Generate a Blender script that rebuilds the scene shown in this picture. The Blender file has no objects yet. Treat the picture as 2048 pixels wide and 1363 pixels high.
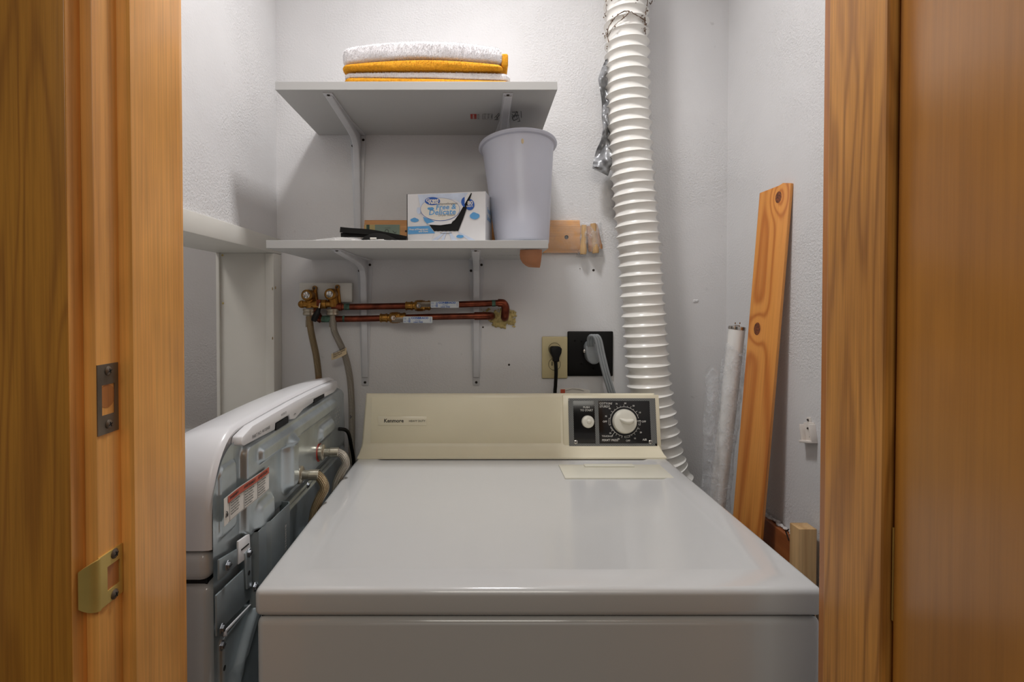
import bpy, bmesh, math, random
from mathutils import Vector, Matrix, noise
R = math.radians
random.seed(7)
SC = bpy.context.scene
COL = SC.collection

# ------------------------------------------------------------------ camera, world, lights, exposure
F = 1050.0; PX0, PY0 = 958.0, 622.0; TH = math.atan(17.0/F); CZ = 1.285
cam_d = bpy.data.cameras.new('camera'); cam = bpy.data.objects.new('camera', cam_d); COL.objects.link(cam)
cam_d.sensor_width = 36.0; cam_d.lens = F/2048*36.0
cam_d.shift_x = (1024-PX0)/2048; cam_d.shift_y = -(681.5-PY0)/2048
cam_d.clip_start = 0.01
cam.location = (0, 0, CZ); cam.rotation_euler = (math.pi/2-TH, 0, 0)
SC.camera = cam
W = bpy.data.worlds.new('world'); SC.world = W; W.use_nodes = True
W.node_tree.nodes['Background'].inputs[0].default_value = (1.0, 0.97, 0.92, 1)
W.node_tree.nodes['Background'].inputs[1].default_value = 0.10
def light(name, kind, loc, power, color, size=.1, rot=(0, 0, 0), size_y=None):
    d = bpy.data.lights.new(name, kind); o = bpy.data.objects.new(name, d); COL.objects.link(o)
    d.energy = power; d.color = color; o.location = loc; o.rotation_euler = rot
    if kind == 'AREA':
        d.size = size
        if size_y: d.shape = 'RECTANGLE'; d.size_y = size_y
    else: d.shadow_soft_size = size
    return o
light('closet_lamp', 'AREA', (.0, .97, 2.50), 11.3, (1.0, .985, .985), .15, (R(-13), 0, 0))
bpy.data.lights['closet_lamp'].spread = R(154)
light('alcove_fill', 'AREA', (-1.2, .95, 2.52), 7.0, (1.0, .96, .92), .3)  # fill light added to brighten the alcove, no known fixture there
light('hall_fill', 'AREA', (.0, -1.0, 2.3), 10.0, (1.0, .96, .86), .9, (R(35), 0, 0), .7)  # added soft fill from behind the camera, not a real fixture
SC.view_settings.view_transform = 'Standard'; SC.view_settings.look = 'None'
SC.view_settings.gamma = 1.0; SC.view_settings.use_curve_mapping = False
SC.view_settings.exposure = -0.28

# ------------------------------------------------------------------ pixel to place
def ray(px, py):
    u = (px-PX0)/F; v = -(py-PY0)/F
    return Vector((u, math.cos(TH)+v*math.sin(TH), -math.sin(TH)+v*math.cos(TH)))
CAM = Vector((0, 0, CZ))
def P(px, py, Y): d = ray(px, py); return CAM + d*(Y/d.y)
def PX(px, py, X): d = ray(px, py); return CAM + d*(X/d.x)
def PZ(px, py, Z): d = ray(px, py); return CAM + d*((Z-CZ)/d.z)
YW = 1.442
def PW(px, py, off=0.0): return P(px, py, YW-off)
def PP(px, py, o, n):
    d = ray(px, py); return CAM + d*((o-CAM).dot(n)/d.dot(n))

# ------------------------------------------------------------------ materials
def lin(c):
    return tuple(((x/255)/12.92 if x/255 <= .04045 else ((x/255+.055)/1.055)**2.4) for x in c) + (1.0,)
MATS = {}
def nt(name):
    m = bpy.data.materials.new(name); m.use_nodes = True
    t = m.node_tree; b = t.nodes['Principled BSDF']
    return m, t, b
def N(t, kind, **kw):
    n = t.nodes.new(kind)
    for k, v in kw.items():
        if k in n.inputs: n.inputs[k].default_value = v
        else: setattr(n, k, v)
    return n
def coords(t, scale=(1, 1, 1), out='Object', rot=(0, 0, 0)):
    c = N(t, 'ShaderNodeTexCoord'); m = N(t, 'ShaderNodeMapping')
    m.inputs['Scale'].default_value = scale; m.inputs['Rotation'].default_value = rot
    t.links.new(c.outputs[out], m.inputs['Vector']); return m.outputs[0]
def ramp(t, src, stops):
    r = N(t, 'ShaderNodeValToRGB'); e = r.color_ramp.elements
    e[0].position, e[0].color = stops[0]; e[1].position, e[1].color = stops[-1]
    for s in stops[1:-1]:
        x = e.new(s[0]); x.color = s[1]
    t.links.new(src, r.inputs[0]); return r.outputs[0]
def mixc(t, fac, a, b, mode='MIX'):
    m = N(t, 'ShaderNodeMix', data_type='RGBA', blend_type=mode)
    for s, v in ((m.inputs[0], fac), (m.inputs[6], a), (m.inputs[7], b)):
        if hasattr(v, 'links'): t.links.new(v, s)
        else: s.default_value = v
    return m.outputs[2]
def math_(t, op, a, b=0.0, c=None):
    m = N(t, 'ShaderNodeMath', operation=op)
    for i, v in enumerate((a, b) if c is None else (a, b, c)):
        if hasattr(v, 'links'): t.links.new(v, m.inputs[i])
        else: m.inputs[i].default_value = v
    return m.outputs[0]
def bump(t, b, h, strength=.3, dist=.001):
    n = N(t, 'ShaderNodeBump'); n.inputs['Strength'].default_value = strength; n.inputs['Distance'].default_value = dist
    t.links.new(h, n.inputs['Height']); t.links.new(n.outputs[0], b.inputs['Normal'])
def noise_(t, vec, scale, detail=2, rough=.5, dist=0):
    n = N(t, 'ShaderNodeTexNoise'); n.inputs['Scale'].default_value = scale; n.inputs['Detail'].default_value = detail
    n.inputs['Roughness'].default_value = rough; n.inputs['Distortion'].default_value = dist
    t.links.new(vec, n.inputs['Vector']); return n.outputs[0]

def plain(name, rgb, rough=.5, metal=0, var=.06, vscale=30, bstr=0, bscale=200, coat=0, alpha=1, trans=0, spec=None, aniso=0):
    m, t, b = nt(name)
    v = coords(t); n = noise_(t, v, vscale, 3)
    c = lin(rgb); d = tuple(x*(1-var*2) for x in c[:3])+(1,); e = tuple(min(1, x*(1+var)) for x in c[:3])+(1,)
    t.links.new(ramp(t, n, [(.3, d), (.7, e)]), b.inputs['Base Color'])
    b.inputs['Roughness'].default_value = rough; b.inputs['Metallic'].default_value = metal
    b.inputs['Coat Weight'].default_value = coat; b.inputs['Coat Roughness'].default_value = .08
    b.inputs['Alpha'].default_value = alpha
    b.inputs['Transmission Weight'].default_value = trans
    if spec is not None: b.inputs['Specular IOR Level'].default_value = spec
    if bstr: bump(t, b, noise_(t, v, bscale, 3), bstr, .001)
    return m

def plaster(name, rgb, stain=.05):
    m, t, b = nt(name); v = coords(t)
    big = noise_(t, v, 2.6, 3, .6); mid = noise_(t, v, 190, 3, .6); fine = noise_(t, v, 420, 2, .5)
    vo = N(t, 'ShaderNodeTexVoronoi'); vo.inputs['Scale'].default_value = 150; t.links.new(v, vo.inputs['Vector'])
    mask = ramp(t, big, [(.42, (.12,)*3+(1,)), (.62, (1,)*3+(1,))])
    h = math_(t, 'ADD', math_(t, 'MULTIPLY', mid, 1.1), math_(t, 'MULTIPLY', fine, .35))
    h = math_(t, 'MULTIPLY', h, mask)
    bump(t, b, h, .8, .0027)
    c = lin(rgb); d = tuple(x*(1-stain*2) for x in c[:3])+(1,)
    col = ramp(t, noise_(t, v, 1.7, 4, .6), [(.3, d), (.65, c)])
    spk = ramp(t, noise_(t, v, 55, 1, .4), [(.0, (.25, .24, .22, 1)), (.235, (1, 1, 1, 1))])
    col = mixc(t, .5, col, spk, 'MULTIPLY')
    t.links.new(col, b.inputs['Base Color']); b.inputs['Roughness'].default_value = .75
    return m

def wood(name, light_, dark, scale=(9, 9, 1.1), k=14, fib=.35, rough=.42, coat=.15, knots=(), contrast=.5, fine=(300, 300, 6), blot=.2, seed=0, dist=.4, sharp=.35):
    m, t, b = nt(name)
    v = coords(t, (1, 1, 1)); mp = N(t, 'ShaderNodeMapping'); mp.inputs['Scale'].default_value = scale
    mp.inputs['Location'].default_value = (seed, seed*.7, seed*.3)
    src = v; kmask = None
    for (kx, ky, kz, kr) in knots:            # the grain bends round each knot
        vs = N(t, 'ShaderNodeVectorMath', operation='SUBTRACT'); t.links.new(v, vs.inputs[0]); vs.inputs[1].default_value = (kx, ky, kz)
        sc = N(t, 'ShaderNodeVectorMath', operation='MULTIPLY'); t.links.new(vs.outputs[0], sc.inputs[0]); sc.inputs[1].default_value = (1, 0, .62)
        ln = N(t, 'ShaderNodeVectorMath', operation='LENGTH'); t.links.new(sc.outputs[0], ln.inputs[0])
        q = math_(t, 'DIVIDE', ln.outputs['Value'], kr)
        kk = math_(t, 'POWER', 2.718, math_(t, 'MULTIPLY', math_(t, 'MULTIPLY', q, q), -.12))
        core = math_(t, 'LESS_THAN', q, 1.0)
        kmask = (kk, core) if kmask is None else (math_(t, 'ADD', kmask[0], kk), math_(t, 'MAXIMUM', kmask[1], core))
    t.links.new(src, mp.inputs['Vector'])
    n = noise_(t, mp.outputs[0], 1.0, 1.5, .45, dist)
    if kmask: n = math_(t, 'ADD', n, math_(t, 'MULTIPLY', kmask[0], .26))
    s = math_(t, 'SINE', math_(t, 'MULTIPLY', n, k*6.283))
    s = math_(t, 'ADD', math_(t, 'MULTIPLY', s, .5), .5)
    s = math_(t, 'POWER', s, 1/sharp if sharp < 1 else sharp)
    L = lin(light_); D = lin(dark)
    col = mixc(t, math_(t, 'MULTIPLY', s, contrast), L, D)
    mf = N(t, 'ShaderNodeMapping'); mf.inputs['Scale'].default_value = fine; t.links.new(v, mf.inputs['Vector'])
    fb = noise_(t, mf.outputs[0], 1.0, 3, .6)
    col = mixc(t, fib, col, ramp(t, fb, [(.3, (.62, .58, .52, 1)), (.6, (1.08, 1.06, 1.03, 1))]), 'MULTIPLY')
    mb_ = N(t, 'ShaderNodeMapping'); mb_.inputs['Scale'].default_value = (7, 7, 3.5); t.links.new(v, mb_.inputs['Vector'])
    bl = noise_(t, mb_.outputs[0], 1.3, 3, .6)
    col = mixc(t, blot, col, ramp(t, bl, [(.35, (.58, .52, .44, 1)), (.65, (1.12, 1.1, 1.05, 1))]), 'MULTIPLY')
    if kmask:
        col = mixc(t, kmask[1], col, ramp(t, noise_(t, v, 260, 2, .6), [(.35, lin((58, 26, 12))), (.65, lin((140, 74, 34)))]))
    t.links.new(col, b.inputs['Base Color'])
    b.inputs['Roughness'].default_value = rough; b.inputs['Coat Weight'].default_value = coat; b.inputs['Coat Roughness'].default_value = .2
    bump(t, b, fb, .12, .0006)
    return m

M = {}
M['plaster'] = plaster('white_plaster', (222, 221, 221))
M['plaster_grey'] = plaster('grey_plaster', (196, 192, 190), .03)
M['trim_white'] = plain('white_painted_wood', (222, 220, 212), .45, var=.03, vscale=6, bstr=.1, bscale=60)
M['floor'] = plain('grey_floor', (120, 112, 104), .6)
M['jamb'] = wood('stained_birch', (250, 184, 98), (222, 148, 68), (14, 14, 1.3), 3.0, .45, .4, .2, blot=.5, contrast=.4)
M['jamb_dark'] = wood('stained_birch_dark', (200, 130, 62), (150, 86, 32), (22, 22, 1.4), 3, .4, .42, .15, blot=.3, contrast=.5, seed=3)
M['door_wood'] = wood('birch_door_veneer', (184, 124, 48), (146, 88, 30), (6, 6, .8), 3.2, .3, .3, .35, blot=.3, contrast=.42, seed=5, fine=(200, 200, 5))
M['oak'] = wood('dark_oak', (206, 142, 50), (166, 106, 34), (20, 20, 2.0), 8, .5, .34, .3, blot=.2, contrast=.6, seed=2, fine=(420, 420, 9))
M['fir'] = wood('rough_fir', (216, 152, 72), (152, 96, 38), (26, 26, 2.2), 6, .55, .5, .1, blot=.4, contrast=.6, seed=8, fine=(380, 380, 8))
M['enamel'] = plain('white_enamel', (196, 196, 195), .16, var=.012, vscale=4, coat=.5)
M['enamel_shell'] = plain('white_plastic_shell', (226, 226, 228), .3, var=.012, vscale=4, coat=.2)
M['almond'] = plain('almond_plastic', (232, 224, 198), .3, var=.02, vscale=8, coat=.25)
M['almond_dark'] = plain('almond_panel', (232, 224, 196), .42, var=.02, vscale=8)
M['knob'] = plain('ivory_knob', (224, 221, 208), .3, var=.02, coat=.3)
M['black'] = plain('black_plastic', (12, 11, 10), .45, var=.1, spec=.25)
M['blackglass'] = plain('dusty_black_glass', (14, 10, 8), .18, var=.4, vscale=60, coat=.3)
M['print'] = plain('white_print', (206, 204, 198), .6, var=0)
M['ink'] = plain('black_ink', (38, 36, 34), .6, var=0)
M['inkgrey'] = plain('grey_ink', (92, 92, 92), .6, var=0)
M['red'] = plain('red_ink', (178, 52, 38), .5, var=.03)
M['orange'] = plain('orange_ink', (190, 84, 58), .5, var=.03)
M['blueink'] = plain('blue_ink', (28, 88, 176), .4, var=.03)
M['cyanink'] = plain('sky_blue_ink', (92, 160, 214), .4, var=.05)
M['paleblue'] = plain('pale_blue_print', (204, 216, 236), .45, var=.06, vscale=50)
M['boxwhite'] = plain('white_card', (226, 226, 228), .4, var=.04, vscale=14)
M['card'] = plain('white_label', (224, 220, 212), .45, var=.02)
M['shelf'] = plain('white_laminate', (190, 190, 188), .4, var=.015, vscale=5)
M['bracket'] = plain('white_powder_coat', (208, 209, 212), .35, var=.02, coat=.15)
M['screw'] = plain('steel_screw', (150, 152, 156), .3, .9, .15)
M['screwdark'] = plain('dark_screw', (66, 60, 54), .4, .7, .2)
M['galv'] = plain('galvanised_steel', (184, 194, 198), .28, .72, .12, 16, bstr=.05, bscale=50)
M['galv_dark'] = plain('galvanised_dull', (150, 160, 164), .42, .5, .1, 12)
M['brass'] = plain('brass', (164, 118, 54), .34, .85, .16, 60)
M['brass_bright'] = plain('satin_brass', (214, 188, 108), .38, .45, .08, 20)
M['pewter'] = plain('bronze_plate', (122, 112, 100), .36, .6, .12, 30)
M['chrome'] = plain('chrome', (206, 202, 196), .14, 1, .04)
M['nickel'] = plain('tarnished_nickel', (190, 182, 164), .28, .8, .12, 80)
M['copper'] = plain('aged_copper', (124, 62, 42), .36, .85, .28, 40)
M['copper_green'] = plain('copper_patina', (74, 104, 88), .7, .2, .35, 90)
M['foam'] = plain('yellow_foam', (196, 176, 118), .85, var=.18, vscale=70, bstr=.6, bscale=120)
M['cream'] = plain('cream_plate', (208, 194, 150), .38, var=.02)
M['greyplug'] = plain('grey_plug', (152, 158, 162), .45, var=.04)
M['lever'] = plain('white_lever_sleeve', (210, 216, 220), .35, var=.02)
M['duct'] = plain('white_vinyl_duct', (238, 236, 230), .3, var=.03, vscale=12, coat=.2)
M['cream_cover'] = plain('cream_cover', (212, 209, 194), .35, var=.01, coat=.2)
M['lint'] = plain('brown_lint', (112, 92, 76), .95, var=.25, vscale=90)
M['tape'] = plain('silver_duct_tape', (150, 151, 153), .38, .35, .2, 40, bstr=.3, bscale=90)
M['towel_white'] = plain('white_terry', (232, 230, 232), .95, var=.05, vscale=260, bstr=.6, bscale=500)
M['towel_yellow'] = plain('yellow_terry', (226, 158, 28), .95, var=.1, vscale=260, bstr=.6, bscale=500)
M['bin'] = plain('pale_lilac_plastic', (200, 203, 217), .38, var=.015, vscale=6, coat=.08)
M['pine'] = wood('knotty_pine', (222, 150, 72), (176, 92, 30), (13, 13, .8), 8, .3, .42, .2, knots=((.012, 0, -.024, .008), (-.016, 0, -.318, .009)), contrast=.7, blot=.05, seed=1.7, dist=.2, sharp=.4)
M['pine_board'] = wood('pine_rail', (216, 160, 100), (180, 116, 58), (1.0, 12, 12), 3, .3, .45, .1, contrast=.5, blot=.05, fine=(6, 300, 300))
M['pine_dark'] = wood('dark_pine_board', (166, 98, 50), (120, 62, 28), (10, 1.2, 10), 3, .4, .5, .1, contrast=.6, blot=.2, seed=4, fine=(300, 8, 300))
M['pale_wood'] = wood('pale_lumber', (204, 168, 120), (166, 126, 78), (16, 16, 1.4), 4, .4, .55, .05, contrast=.5, blot=.1, seed=6)
M['stick'] = wood('birch_stick', (190, 140, 96), (150, 100, 62), (40, 40, 6), 2, .4, .55, 0, contrast=.4, blot=.2)
M['leather'] = plain('tan_leatherette', (190, 128, 88), .45, var=.08, vscale=20)
M['green_label'] = plain('green_label', (122, 140, 124), .4, var=.05)
M['yellow_label'] = plain('straw_label', (190, 170, 110), .5, var=.06)
M['dark_green'] = plain('dark_green_label', (34, 62, 46), .5, var=.06)
M['tube_white'] = plain('fluorescent_tube_glass', (236, 234, 230), .2, var=.01, coat=.5)
M['void'] = plain('dark_hole', (12, 11, 10), .9, var=0)
M['clip'] = plain('white_clip_plastic', (222, 214, 206), .4, var=.03)
M['greendark'] = plain('dark_stamped', (70, 78, 84), .5, .5, .1)
M['tanpaper'] = plain('tan_paper', (206, 186, 150), .7, var=.06)
def film(name, alpha, rgb=(225, 228, 232), wr=.9):
    m, t, b = nt(name); v = coords(t)
    b.inputs['Base Color'].default_value = lin(rgb); b.inputs['Roughness'].default_value = .12
    b.inputs['Specular IOR Level'].default_value = .8
    n = noise_(t, v, 38, 4, .65, 1.2)
    t.links.new(ramp(t, n, [(.35, (alpha*.45,)*3+(1,)), (.75, (min(1, alpha*2),)*3+(1,))]), b.inputs['Alpha'])
    bump(t, b, n, wr, .006); return m
M['film'] = film('clear_wrap', .12)
M['film_mid'] = film('crinkled_sleeve', .24)
M['film_dense'] = film('cloudy_wrap', .26, (236, 234, 230))
def braid_mat(name, a, b2, rust=False):
    m, t, b = nt(name)
    c = N(t, 'ShaderNodeTexCoord'); sep = N(t, 'ShaderNodeSeparateXYZ'); t.links.new(c.outputs['UV'], sep.inputs[0])
    u = math_(t, 'MULTIPLY', sep.outputs[0], 6.283*8); w = math_(t, 'MULTIPLY', sep.outputs[1], 6.283*320)
    s1 = math_(t, 'SINE', math_(t, 'ADD', u, w)); s2 = math_(t, 'SINE', math_(t, 'SUBTRACT', u, w))
    h = math_(t, 'ADD', math_(t, 'MULTIPLY', math_(t, 'MULTIPLY', s1, s2), .5), .5)
    col = ramp(t, h, [(.1, lin(b2)), (.7, lin(a))])
    if rust:
        n = noise_(t, coords(t), 11, 3, .6)
        so = N(t, 'ShaderNodeSeparateXYZ'); t.links.new(c.outputs['Object'], so.inputs[0])
        hi = math_(t, 'GREATER_THAN', so.outputs[2], .09)
        col = mixc(t, math_(t, 'MULTIPLY', hi, ramp(t, n, [(.48, (0, 0, 0, 1)), (.62, (1, 1, 1, 1))])), col, lin((140, 82, 34)))
    t.links.new(col, b.inputs['Base Color']); b.inputs['Metallic'].default_value = .7; b.inputs['Roughness'].default_value = .34
    bump(t, b, h, .9, .0012); return m
M['braid'] = braid_mat('braided_steel', (206, 198, 184), (88, 78, 66))
M['braid_rust'] = braid_mat('rusty_braided_steel', (180, 158, 122), (76, 62, 46), True)
def fret(name):
    m, t, b = nt(name); c = N(t, 'ShaderNodeTexCoord'); sp = N(t, 'ShaderNodeSeparateXYZ'); t.links.new(c.outputs['Object'], sp.inputs[0])
    k = 6.283/.0042
    a = math_(t, 'SINE', math_(t, 'MULTIPLY', sp.outputs[0], k)); e = math_(t, 'SINE', math_(t, 'MULTIPLY', sp.outputs[2], k))
    t.links.new(ramp(t, math_(t, 'MULTIPLY', a, e), [(.0, lin((136, 138, 136))), (.25, lin((20, 20, 20)))]), b.inputs['Base Color'])
    b.inputs['Roughness'].default_value = .5; return m
M['fret'] = fret('silver_fret_border')

# ------------------------------------------------------------------ mesh builder
ORG = {}
class MB:
    def __init__(s): s.bm = bmesh.new(); s.uv = s.bm.loops.layers.uv.new('UVMap')
    def add(s, tb, mat=None, mi=0):
        me = bpy.data.meshes.new('t'); 
        for f in tb.faces: f.material_index = mi
        if mat is not None: tb.transform(mat)
        tb.to_mesh(me); tb.free(); s.bm.from_mesh(me); bpy.data.meshes.remove(me); return s
    def box(s, x0, x1, y0, y1, z0, z1, bev=0, seg=2, M_=None, mi=0):
        tb = bmesh.new(); bmesh.ops.create_cube(tb, size=1)
        tb.transform(Matrix.Translation(((x0+x1)/2, (y0+y1)/2, (z0+z1)/2)) @ Matrix.Diagonal((abs(x1-x0), abs(y1-y0), abs(z1-z0), 1)))
        if bev: bmesh.ops.bevel(tb, geom=tb.edges[:], offset=bev, segments=seg, profile=.5, affect='EDGES', clamp_overlap=True)
        return s.add(tb, M_, mi)
    def cyl(s, p0, p1, r, r2=None, seg=20, mi=0, bev=0):
        p0 = Vector(p0); p1 = Vector(p1); d = p1-p0; tb = bmesh.new()
        bmesh.ops.create_cone(tb, cap_ends=True, segments=seg, radius1=r, radius2=r if r2 is None else r2, depth=d.length)
        if bev:
            es = [e for e in tb.edges if len([f for f in e.link_faces if len(f.verts) == seg]) == 1 and seg > 4]
            bmesh.ops.bevel(tb, geom=es, offset=bev, segments=2, profile=.5, affect='EDGES')
        q = Vector((0, 0, 1)).rotation_difference(d.normalized())
        return s.add(tb, Matrix.Translation((p0+p1)/2) @ q.to_matrix().to_4x4(), mi)
    def sphere(s, c, r, sc=(1, 1, 1), mi=0, seg=20, M_=None):
        tb = bmesh.new(); bmesh.ops.create_uvsphere(tb, u_segments=seg, v_segments=seg//2+2, radius=r)
        m = Matrix.Translation(c) @ (M_ or Matrix()) @ Matrix.Diagonal((*sc, 1)); return s.add(tb, m, mi)
    def lathe(s, prof, c, axis=(0, 0, 1), seg=32, mi=0, M_=None):   # prof: (r, h)
        q = Vector((0, 0, 1)).rotation_difference(Vector(axis).normalized()).to_matrix().to_4x4()
        tb = bmesh.new(); rows = []
        for r, h in prof:
            rows.append([tb.verts.new((r*math.cos(a*2*math.pi/seg), r*math.sin(a*2*math.pi/seg), h)) for a in range(seg)] if r > 1e-6 else [tb.verts.new((0, 0, h))])
        for a, b in zip(rows, rows[1:]):
            for i in range(seg):
                j = (i+1) % seg
                if len(a) == 1 and len(b) == 1: continue
                if len(a) == 1: tb.faces.new((a[0], b[j], b[i]))
                elif len(b) == 1: tb.faces.new((a[i], a[j], b[0]))
                else: tb.faces.new((a[i], a[j], b[j], b[i]))
        bmesh.ops.recalc_face_normals(tb, faces=tb.faces[:])
        return s.add(tb, Matrix.Translation(c) @ (M_ or q), mi)
    def prism(s, pts, a0, a1, axis='X', bev=0, mi=0, M_=None, seg=2):
        def v3(p, a): return {'X': (a, p[0], p[1]), 'Y': (p[0], a, p[1]), 'Z': (p[0], p[1], a)}[axis]
        tb = bmesh.new(); A = [tb.verts.new(v3(p, a0)) for p in pts]; B = [tb.verts.new(v3(p, a1)) for p in pts]
        n = len(pts); tb.faces.new(A); tb.faces.new(B[::-1])
        for i in range(n): tb.faces.new((A[i], B[i], B[(i+1) % n], A[(i+1) % n]))
        bmesh.ops.recalc_face_normals(tb, faces=tb.faces[:])
        if bev: bmesh.ops.bevel(tb, geom=[e for e in tb.edges if e.calc_face_angle(0) > .5], offset=bev, segments=seg, profile=.5, affect='EDGES', clamp_overlap=True)
        return s.add(tb, M_, mi)
    def tube(s, pts, r, seg=12, mi=0, caps=True, flat=None, closed=False):
        pts = [Vector(p) for p in pts]; n = len(pts)
        rs = r if isinstance(r, (list, tuple)) else [r]*n
        tb = bmesh.new(); uv = tb.loops.layers.uv.new('UVMap'); rows = []; L = [0.0]
        for a, b in zip(pts, pts[1:]): L.append(L[-1]+(b-a).length)
        t0 = (pts[1]-pts[0]).normalized()
        up = Vector((0, 1, 0)) if abs(t0.y) < .9 else Vector((1, 0, 0))
        nx = t0.cross(up).normalized()
        for i, p in enumerate(pts):
            t = ((pts[min(i+1, n-1)]-pts[max(i-1, 0)])).normalized()
            nx = (nx-t*nx.dot(t)).normalized(); ny = t.cross(nx)
            row = []
            for k in range(seg):
                a = 2*math.pi*k/seg; cx, cy = math.cos(a)*rs[i], math.sin(a)*rs[i]
                if flat: cx *= flat[0]; cy *= flat[1]
                row.append(tb.verts.new(p+nx*cx+ny*cy))
            rows.append(row)
        for i in range(n-1):
            for k in range(seg):
                j = (k+1) % seg; f = tb.faces.new((rows[i][k], rows[i][j], rows[i+1][j], rows[i+1][k]))
                for lp, (uu, vv) in zip(f.loops, ((k/seg, L[i]), ((k+1)/seg, L[i]), ((k+1)/seg, L[i+1]), (k/seg, L[i+1]))): lp[uv].uv = (uu, vv)
        if caps: tb.faces.new(rows[0][::-1]); tb.faces.new(rows[-1])
        bmesh.ops.recalc_face_normals(tb, faces=tb.faces[:])
        return s.add(tb, None, mi)
    def grid(s, fn, nu, nv, mi=0, thick=0, keep=None):
        tb = bmesh.new(); g = [[tb.verts.new(fn(i/nu, j/nv)) for j in range(nv+1)] for i in range(nu+1)]
        for i in range(nu):
            for j in range(nv):
                if keep and not keep((i+.5)/nu, (j+.5)/nv): continue
                tb.faces.new((g[i][j], g[i+1][j], g[i+1][j+1], g[i][j+1]))
        bmesh.ops.delete(tb, geom=[v for v in tb.verts if not v.link_faces], context='VERTS')
        bmesh.ops.recalc_face_normals(tb, faces=tb.faces[:])
        if thick: bmesh.ops.solidify(tb, geom=tb.faces[:], thickness=thick)
        return s.add(tb, None, mi)
    def text(s, string, size, M_, mi=0, align='LEFT', shear=0, extrude=0.0, sx=1.0, bold=0.0, spacing=1.0):
        c = bpy.data.curves.new('t', 'FONT'); c.body = string; c.size = size; c.align_x = align; c.shear = shear
        c.extrude = extrude; c.offset = bold; c.resolution_u = 2; c.align_y = 'CENTER'; c.space_character = spacing
        o = bpy.data.objects.new('t', c); COL.objects.link(o); bpy.context.view_layer.update()
        me = bpy.data.meshes.new_from_object(o); bpy.data.objects.remove(o); bpy.data.curves.remove(c)
        me.transform(M_ @ Matrix.Diagonal((sx, 1, 1, 1)))
        for p in me.polygons: p.material_index = mi
        s.bm.from_mesh(me); bpy.data.meshes.remove(me); return s
    def build(s, name, mat, parent=None, label=None, cat=None, group=None, kind=None, smooth=38, origin=None):
        me = bpy.data.meshes.new(name)
        for m in (mat if isinstance(mat, list) else [mat]): me.materials.append(m)
        if parent is not None: org = ORG[parent.name]
        elif origin is not None: org = Vector(origin)
        else:
            vs = [v.co for v in s.bm.verts]
            org = Vector(((min(v.x for v in vs)+max(v.x for v in vs))/2, (min(v.y for v in vs)+max(v.y for v in vs))/2, min(v.z for v in vs)))
        s.bm.transform(Matrix.Translation(-org)); s.bm.to_mesh(me); s.bm.free()
        for p in me.polygons: p.use_smooth = True
        me.set_sharp_from_angle(angle=R(smooth))
        o = bpy.data.objects.new(name, me); COL.objects.link(o)
        if parent is not None: o.parent = parent
        else: o.location = org
        ORG[o.name] = org
        tag(o, label, cat, group, kind); return o
def tag(o, label=None, cat=None, group=None, kind=None):
    for k, v in (('label', label), ('category', cat), ('group', group), ('kind', kind)):
        if v: o[k] = v
def thing(name, loc, label, cat, group=None):
    o = bpy.data.objects.new(name, None); COL.objects.link(o); o.location = loc; o.empty_display_size = .05
    ORG[o.name] = Vector(loc); tag(o, label, cat, group); return o
def struct(name, mb, mat, parent=None, **k): return mb.build(name, mat, parent, kind=None if parent else 'structure', origin=(0, 0, 0) if parent is None else None, **k)
def smooth_path(pts, n=8):
    pts = [Vector(p) for p in pts]; out = []
    for i in range(len(pts)-1):
        p0 = pts[max(i-1, 0)]; p1 = pts[i]; p2 = pts[i+1]; p3 = pts[min(i+2, len(pts)-1)]
        for k in range(n):
            t = k/n; out.append(.5*((2*p1)+(p2-p0)*t+(2*p0-5*p1+4*p2-p3)*t*t+(3*p1-p0-3*p2+p3)*t**3))
    out.append(pts[-1]); return out
def frame(o, x, y):
    x = Vector(x).normalized(); y = Vector(y).normalized(); z = x.cross(y)
    m = Matrix((x, y, z)).transposed().to_4x4(); m.translation = Vector(o); return m
def T(m, x, y, z=0): return m @ Matrix.Translation((x, y, z))
FW = lambda o: frame(o, (1, 0, 0), (0, 0, 1))      # flat on a face that looks to -Y
def screw(parent, c, n, r=.0045, mat='screw', name='screw', h=.002):
    b = MB(); n = Vector(n).normalized(); c = Vector(c)
    b.lathe([(0, h), (r*.55, h), (r, h*.3), (r, 0), (0, 0)], c, n, 14)
    q = Vector((0, 0, 1)).rotation_difference(n).to_matrix().to_4x4()
    for a in (0.4, 0.4+math.pi/2):
        b.box(-r*.55, r*.55, -r*.1, r*.1, h, h*1.12, M_=Matrix.Translation(c) @ q @ Matrix.Rotation(a, 4, 'Z'), mi=1)
    return b.build(name, [M[mat], M['void']], parent)

# ------------------------------------------------------------------ the setting
XL, XR, CEIL = -.5536, .679, 2.56
YF = .60            # closet face of the front wall
struct('wall_back', MB().box(-1.75, XR+.12, YW, YW+.10, 0, CEIL), M['plaster'])
struct('wall_right', MB().box(XR, XR+.12, .4614, YW, 0, CEIL), M['plaster'])
struct('wall_left', MB().box(XL-.14, XL, YF, YW, 1.425, CEIL).box(XL-.14, XL, 1.392, YW, 0, 1.425), M['plaster'])
struct('wall_front', MB().box(-1.75, -.3575, .4614, YF, 0, CEIL).box(.411, XR, .4614, YF, 0, CEIL).box(-.3575, .411, .4614, YF, 2.06, CEIL), M['plaster'])
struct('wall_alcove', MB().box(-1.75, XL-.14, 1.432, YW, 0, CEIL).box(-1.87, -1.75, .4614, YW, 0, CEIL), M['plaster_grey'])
struct('floor', MB().box(-1.9, 2.0, -1.8, YW+.1, -.05, 0), M['floor'])
struct('ceiling', MB().box(-1.9, XR+.12, .4614, YW+.1, CEIL, CEIL+.05), M['plaster'])
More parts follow.
